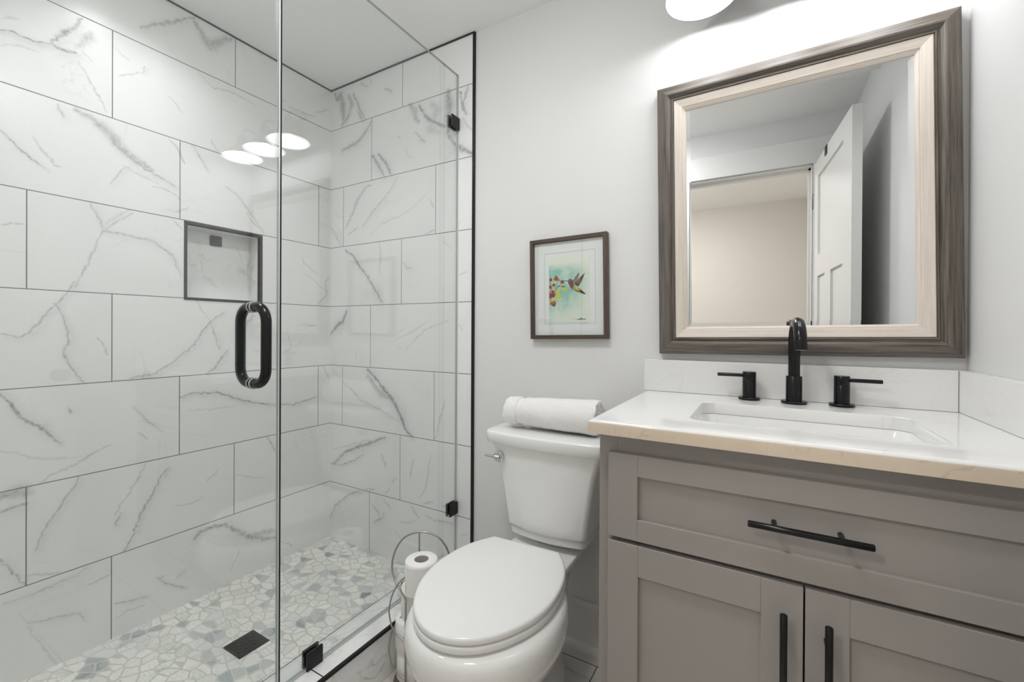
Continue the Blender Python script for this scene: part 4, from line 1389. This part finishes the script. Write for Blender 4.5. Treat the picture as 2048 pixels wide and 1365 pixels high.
for x, y, r in ((345, 622, 22), (380, 735, 22), (395, 782, 26), (330, 808, 22), (300, 835, 10), (372, 832, 14), (350, 700, 12)):
    blob('yellow', x, y, r, 0.3)
poly('yellow', [(412, 692), (445, 690), (470, 705), (490, 742), (462, 730), (430, 715)]); poly('brown', [(425, 688), (462, 684), (458, 694), (430, 697)])
for c, x, y, r in (('red', 312, 620, 17), ('red', 370, 608, 23), ('pink', 395, 622, 16), ('red', 432, 645, 19), ('pink', 418, 650, 8), ('red', 345, 672, 15), ('red', 305, 690, 17), ('pink', 318, 708, 12), ('red', 325, 765, 36), ('pink', 312, 745, 16), ('pink', 350, 752, 9), ('red', 300, 790, 16), ('red', 342, 855, 27), ('pink', 336, 845, 11), ('pink', 360, 606, 8), ('dark', 372, 612, 6), ('dark', 314, 622, 5), ('dark', 330, 770, 7)):
    blob(c, x, y, r, 0.25)
poly('mauve', [(540, 640), (562, 603), (600, 555), (606, 580), (588, 625), (560, 668)])
poly('brown', [(555, 672), (590, 628), (665, 558), (642, 610), (612, 670), (596, 697)])
poly('mauve', [(575, 660), (615, 615), (632, 605), (605, 660)])
poly('brown', [(492, 641), (498, 623), (515, 616), (533, 622), (545, 645), (556, 688), (600, 706), (636, 738), (668, 766), (655, 773), (618, 755), (575, 742), (540, 722), (512, 697), (499, 668)])
poly('red', [(500, 655), (520, 660), (538, 652), (550, 690), (528, 708), (507, 684)])
poly('olive', [(545, 690), (575, 692), (606, 712), (628, 742), (575, 738), (540, 716)])
poly('yellow', [(562, 694), (582, 694), (602, 716), (590, 728), (572, 712)]); poly('yellow', [(546, 700), (556, 702), (558, 722), (545, 714)])
poly('dark', [(612, 728), (668, 766), (656, 773), (625, 752)])
poly('dark', [(436, 633), (493, 633), (493, 640), (436, 637)])
blob('pink', 513, 634, 9, 0.1); blob('dark', 513, 635, 5, 0.1)
stroke('dark', [(548, 998), (562, 1012), (585, 1018)], 1.2)
stroke('dark', [(585, 1018), (596, 1008), (602, 1020), (610, 1004), (615, 1022), (622, 1000), (630, 1004), (624, 1016), (636, 1010), (642, 1020), (650, 1010), (656, 1018), (668, 1008)], 3.2)
obj('painting', bm, pm, pic)
obj('glazing', bx((-PW / 2 + 0.0145, -0.0160, -PH / 2 + 0.0145), (PW / 2 - 0.0145, -0.0145, PH / 2 - 0.0145)), M['glass'], pic)

# ------------------------------------------------------------------ vanity light: three bell shades on a bar
VZ = 2.129; VY = -0.140
vl = thing('vanity_light', 'three shade vanity light with white lit insides above the mirror', 'wall light', (2.045, YP - 0.001, 2.26))
def lput(o):
    o.data.transform(Matrix.Translation(-Vector(vl.location))); return o
lput(obj('backplate', bx((1.905, -0.022, 2.215), (2.185, YP - 0.001, 2.315), 0.004, 2), M['black'], vl))
bm = bmesh.new(); tube(bm, [(1.80, -0.05, 2.285), (2.29, -0.05, 2.285)], 0.009, 16)
tube(bm, [(2.0, -0.02, 2.285), (2.0, -0.05, 2.285)], 0.009, 12); tube(bm, [(2.09, -0.02, 2.285), (2.09, -0.05, 2.285)], 0.009, 12)
lput(obj('bar', bm, M['black'], vl, 50))
for sx in (1.820, 2.035, 2.250):
    bm = bmesh.new()
    tube(bm, smooth_path([(sx, -0.05, 2.285), (sx, -0.09, 2.300), (sx, -0.13, 2.292), (sx, VY, 2.262)], 6), 0.007, 14)
    lput(obj('arm', bm, M['black'], vl, 50))
    bm = bmesh.new()
    out = [(0.022, 0.125), (0.024, 0.085), (0.034, 0.068), (0.052, 0.048), (0.072, 0.030), (0.084, 0.016), (0.092, 0.006), (0.0985, 0.0)]
    inn = [(0.0955, 0.0005), (0.0895, 0.007), (0.0875, 0.0065), (0.081, 0.0155), (0.070, 0.028), (0.050, 0.046), (0.032, 0.065), (0.020, 0.082), (0.0, 0.083)]
    lathe(bm, [(0.0, 0.126)] + out, 56, (sx, VY, VZ), 0)
    lathe(bm, [out[-1]] + inn, 56, (sx, VY, VZ), 1)
    sh = lput(obj('lamp_shade', bm, [M['black'], M['shade_in']], vl, 60))
    bm = bmesh.new()
    bmesh.ops.create_icosphere(bm, subdivisions=3, radius=0.0165)
    bmesh.ops.translate(bm, verts=bm.verts, vec=(sx, VY, VZ + 0.024))
    lput(obj('bulb', bm, M['bulb'], sh, 180))
    bm = bmesh.new(); tube(bm, [(sx, VY, VZ + 0.038), (sx, VY, VZ + 0.083)], 0.012, 16)
    lput(obj('socket', bm, M['socket'], sh, 60))

# added fill lamp on the hallway ceiling, out of view behind the camera
hl = thing('hall_fill_lamp', 'added round fill lamp on the hallway ceiling, out of view', 'ceiling lamp', (1.15, -2.35, CE))
bm = bmesh.new(); lathe(bm, [(0.0, 0.0), (0.17, 0.0), (0.17, -0.03), (0.155, -0.03)], 48)
obj('lamp_rim', bm, M['trimwhite'], hl, 40)
bm = bmesh.new(); lathe(bm, [(0.155, -0.03), (0.14, -0.045), (0.08, -0.058), (0.0, -0.062)], 48)
obj('diffuser', bm, M['hallfill'], hl, 60)

# fill light added on the bathroom ceiling to brighten the room, unseen above the frame
cl = thing('ceiling_fill_light', 'added round fill light on the bathroom ceiling, unseen', 'ceiling lamp', (1.30, -1.02, CE))
bm = bmesh.new(); lathe(bm, [(0.0, 0.0), (0.15, 0.0), (0.15, -0.025), (0.138, -0.025)], 48)
obj('lamp_rim', bm, M['trimwhite'], cl, 40)
bm = bmesh.new(); lathe(bm, [(0.138, -0.025), (0.125, -0.040), (0.07, -0.052), (0.0, -0.056)], 48)
obj('diffuser', bm, mat_emit('ceiling_fill_glow', (0.98, 0.985, 1.0), CEIL_FILL_POWER), cl, 60)

# recessed downlight over the shower (above the frame; its glow is on the left wall)
sl = thing('shower_downlight', 'small round white downlight in the shower ceiling', 'ceiling lamp', (0.33, -0.86, CE))
bm = bmesh.new(); lathe(bm, [(0.085, 0.0), (0.085, -0.006), (0.062, -0.024), (0.056, -0.024), (0.054, -0.004), (0.054, 0.0)], 48)
obj('lamp_rim', bm, M['trimwhite'], sl, 40)
bm = bmesh.new(); lathe(bm, [(0.053, -0.002), (0.03, -0.003), (0.0, -0.003)], 48)
obj('diffuser', bm, mat_emit('downlight_glow', (0.98, 0.985, 1.0), 20.0), sl, 60)
ld = bpy.data.lights.new('downlight', 'AREA'); ld.shape = 'DISK'; ld.size = 0.10; ld.energy = SHOWER_POWER; ld.spread = math.radians(128); ld.color = (0.98, 0.985, 1.0)
lo = bpy.data.objects.new('downlight_beam', ld); C.objects.link(lo); lo.parent = sl; lo.location = (0, 0, -0.006)

# over-the-door hook seen in the mirror
bm = bx((0, -0.0380, 0), (0.042, 0.0035, 0.0018))
box(bm, (0, 0.0003, -0.045), (0.042, 0.0035, 0.0)); box(bm, (0, -0.0380, -0.09), (0.042, -0.0363, 0.0))
hook = obj('over_door_hook', bm, M['black'])
hook.matrix_world = Matrix.Translation(door.location) @ Matrix.Rotation(door.rotation_euler.z, 4, 'Z') @ Matrix.Translation((0.253, 0, DZ + 0.0005))
tag(hook, 'small black over the door hook on the open door in the mirror', 'hook')
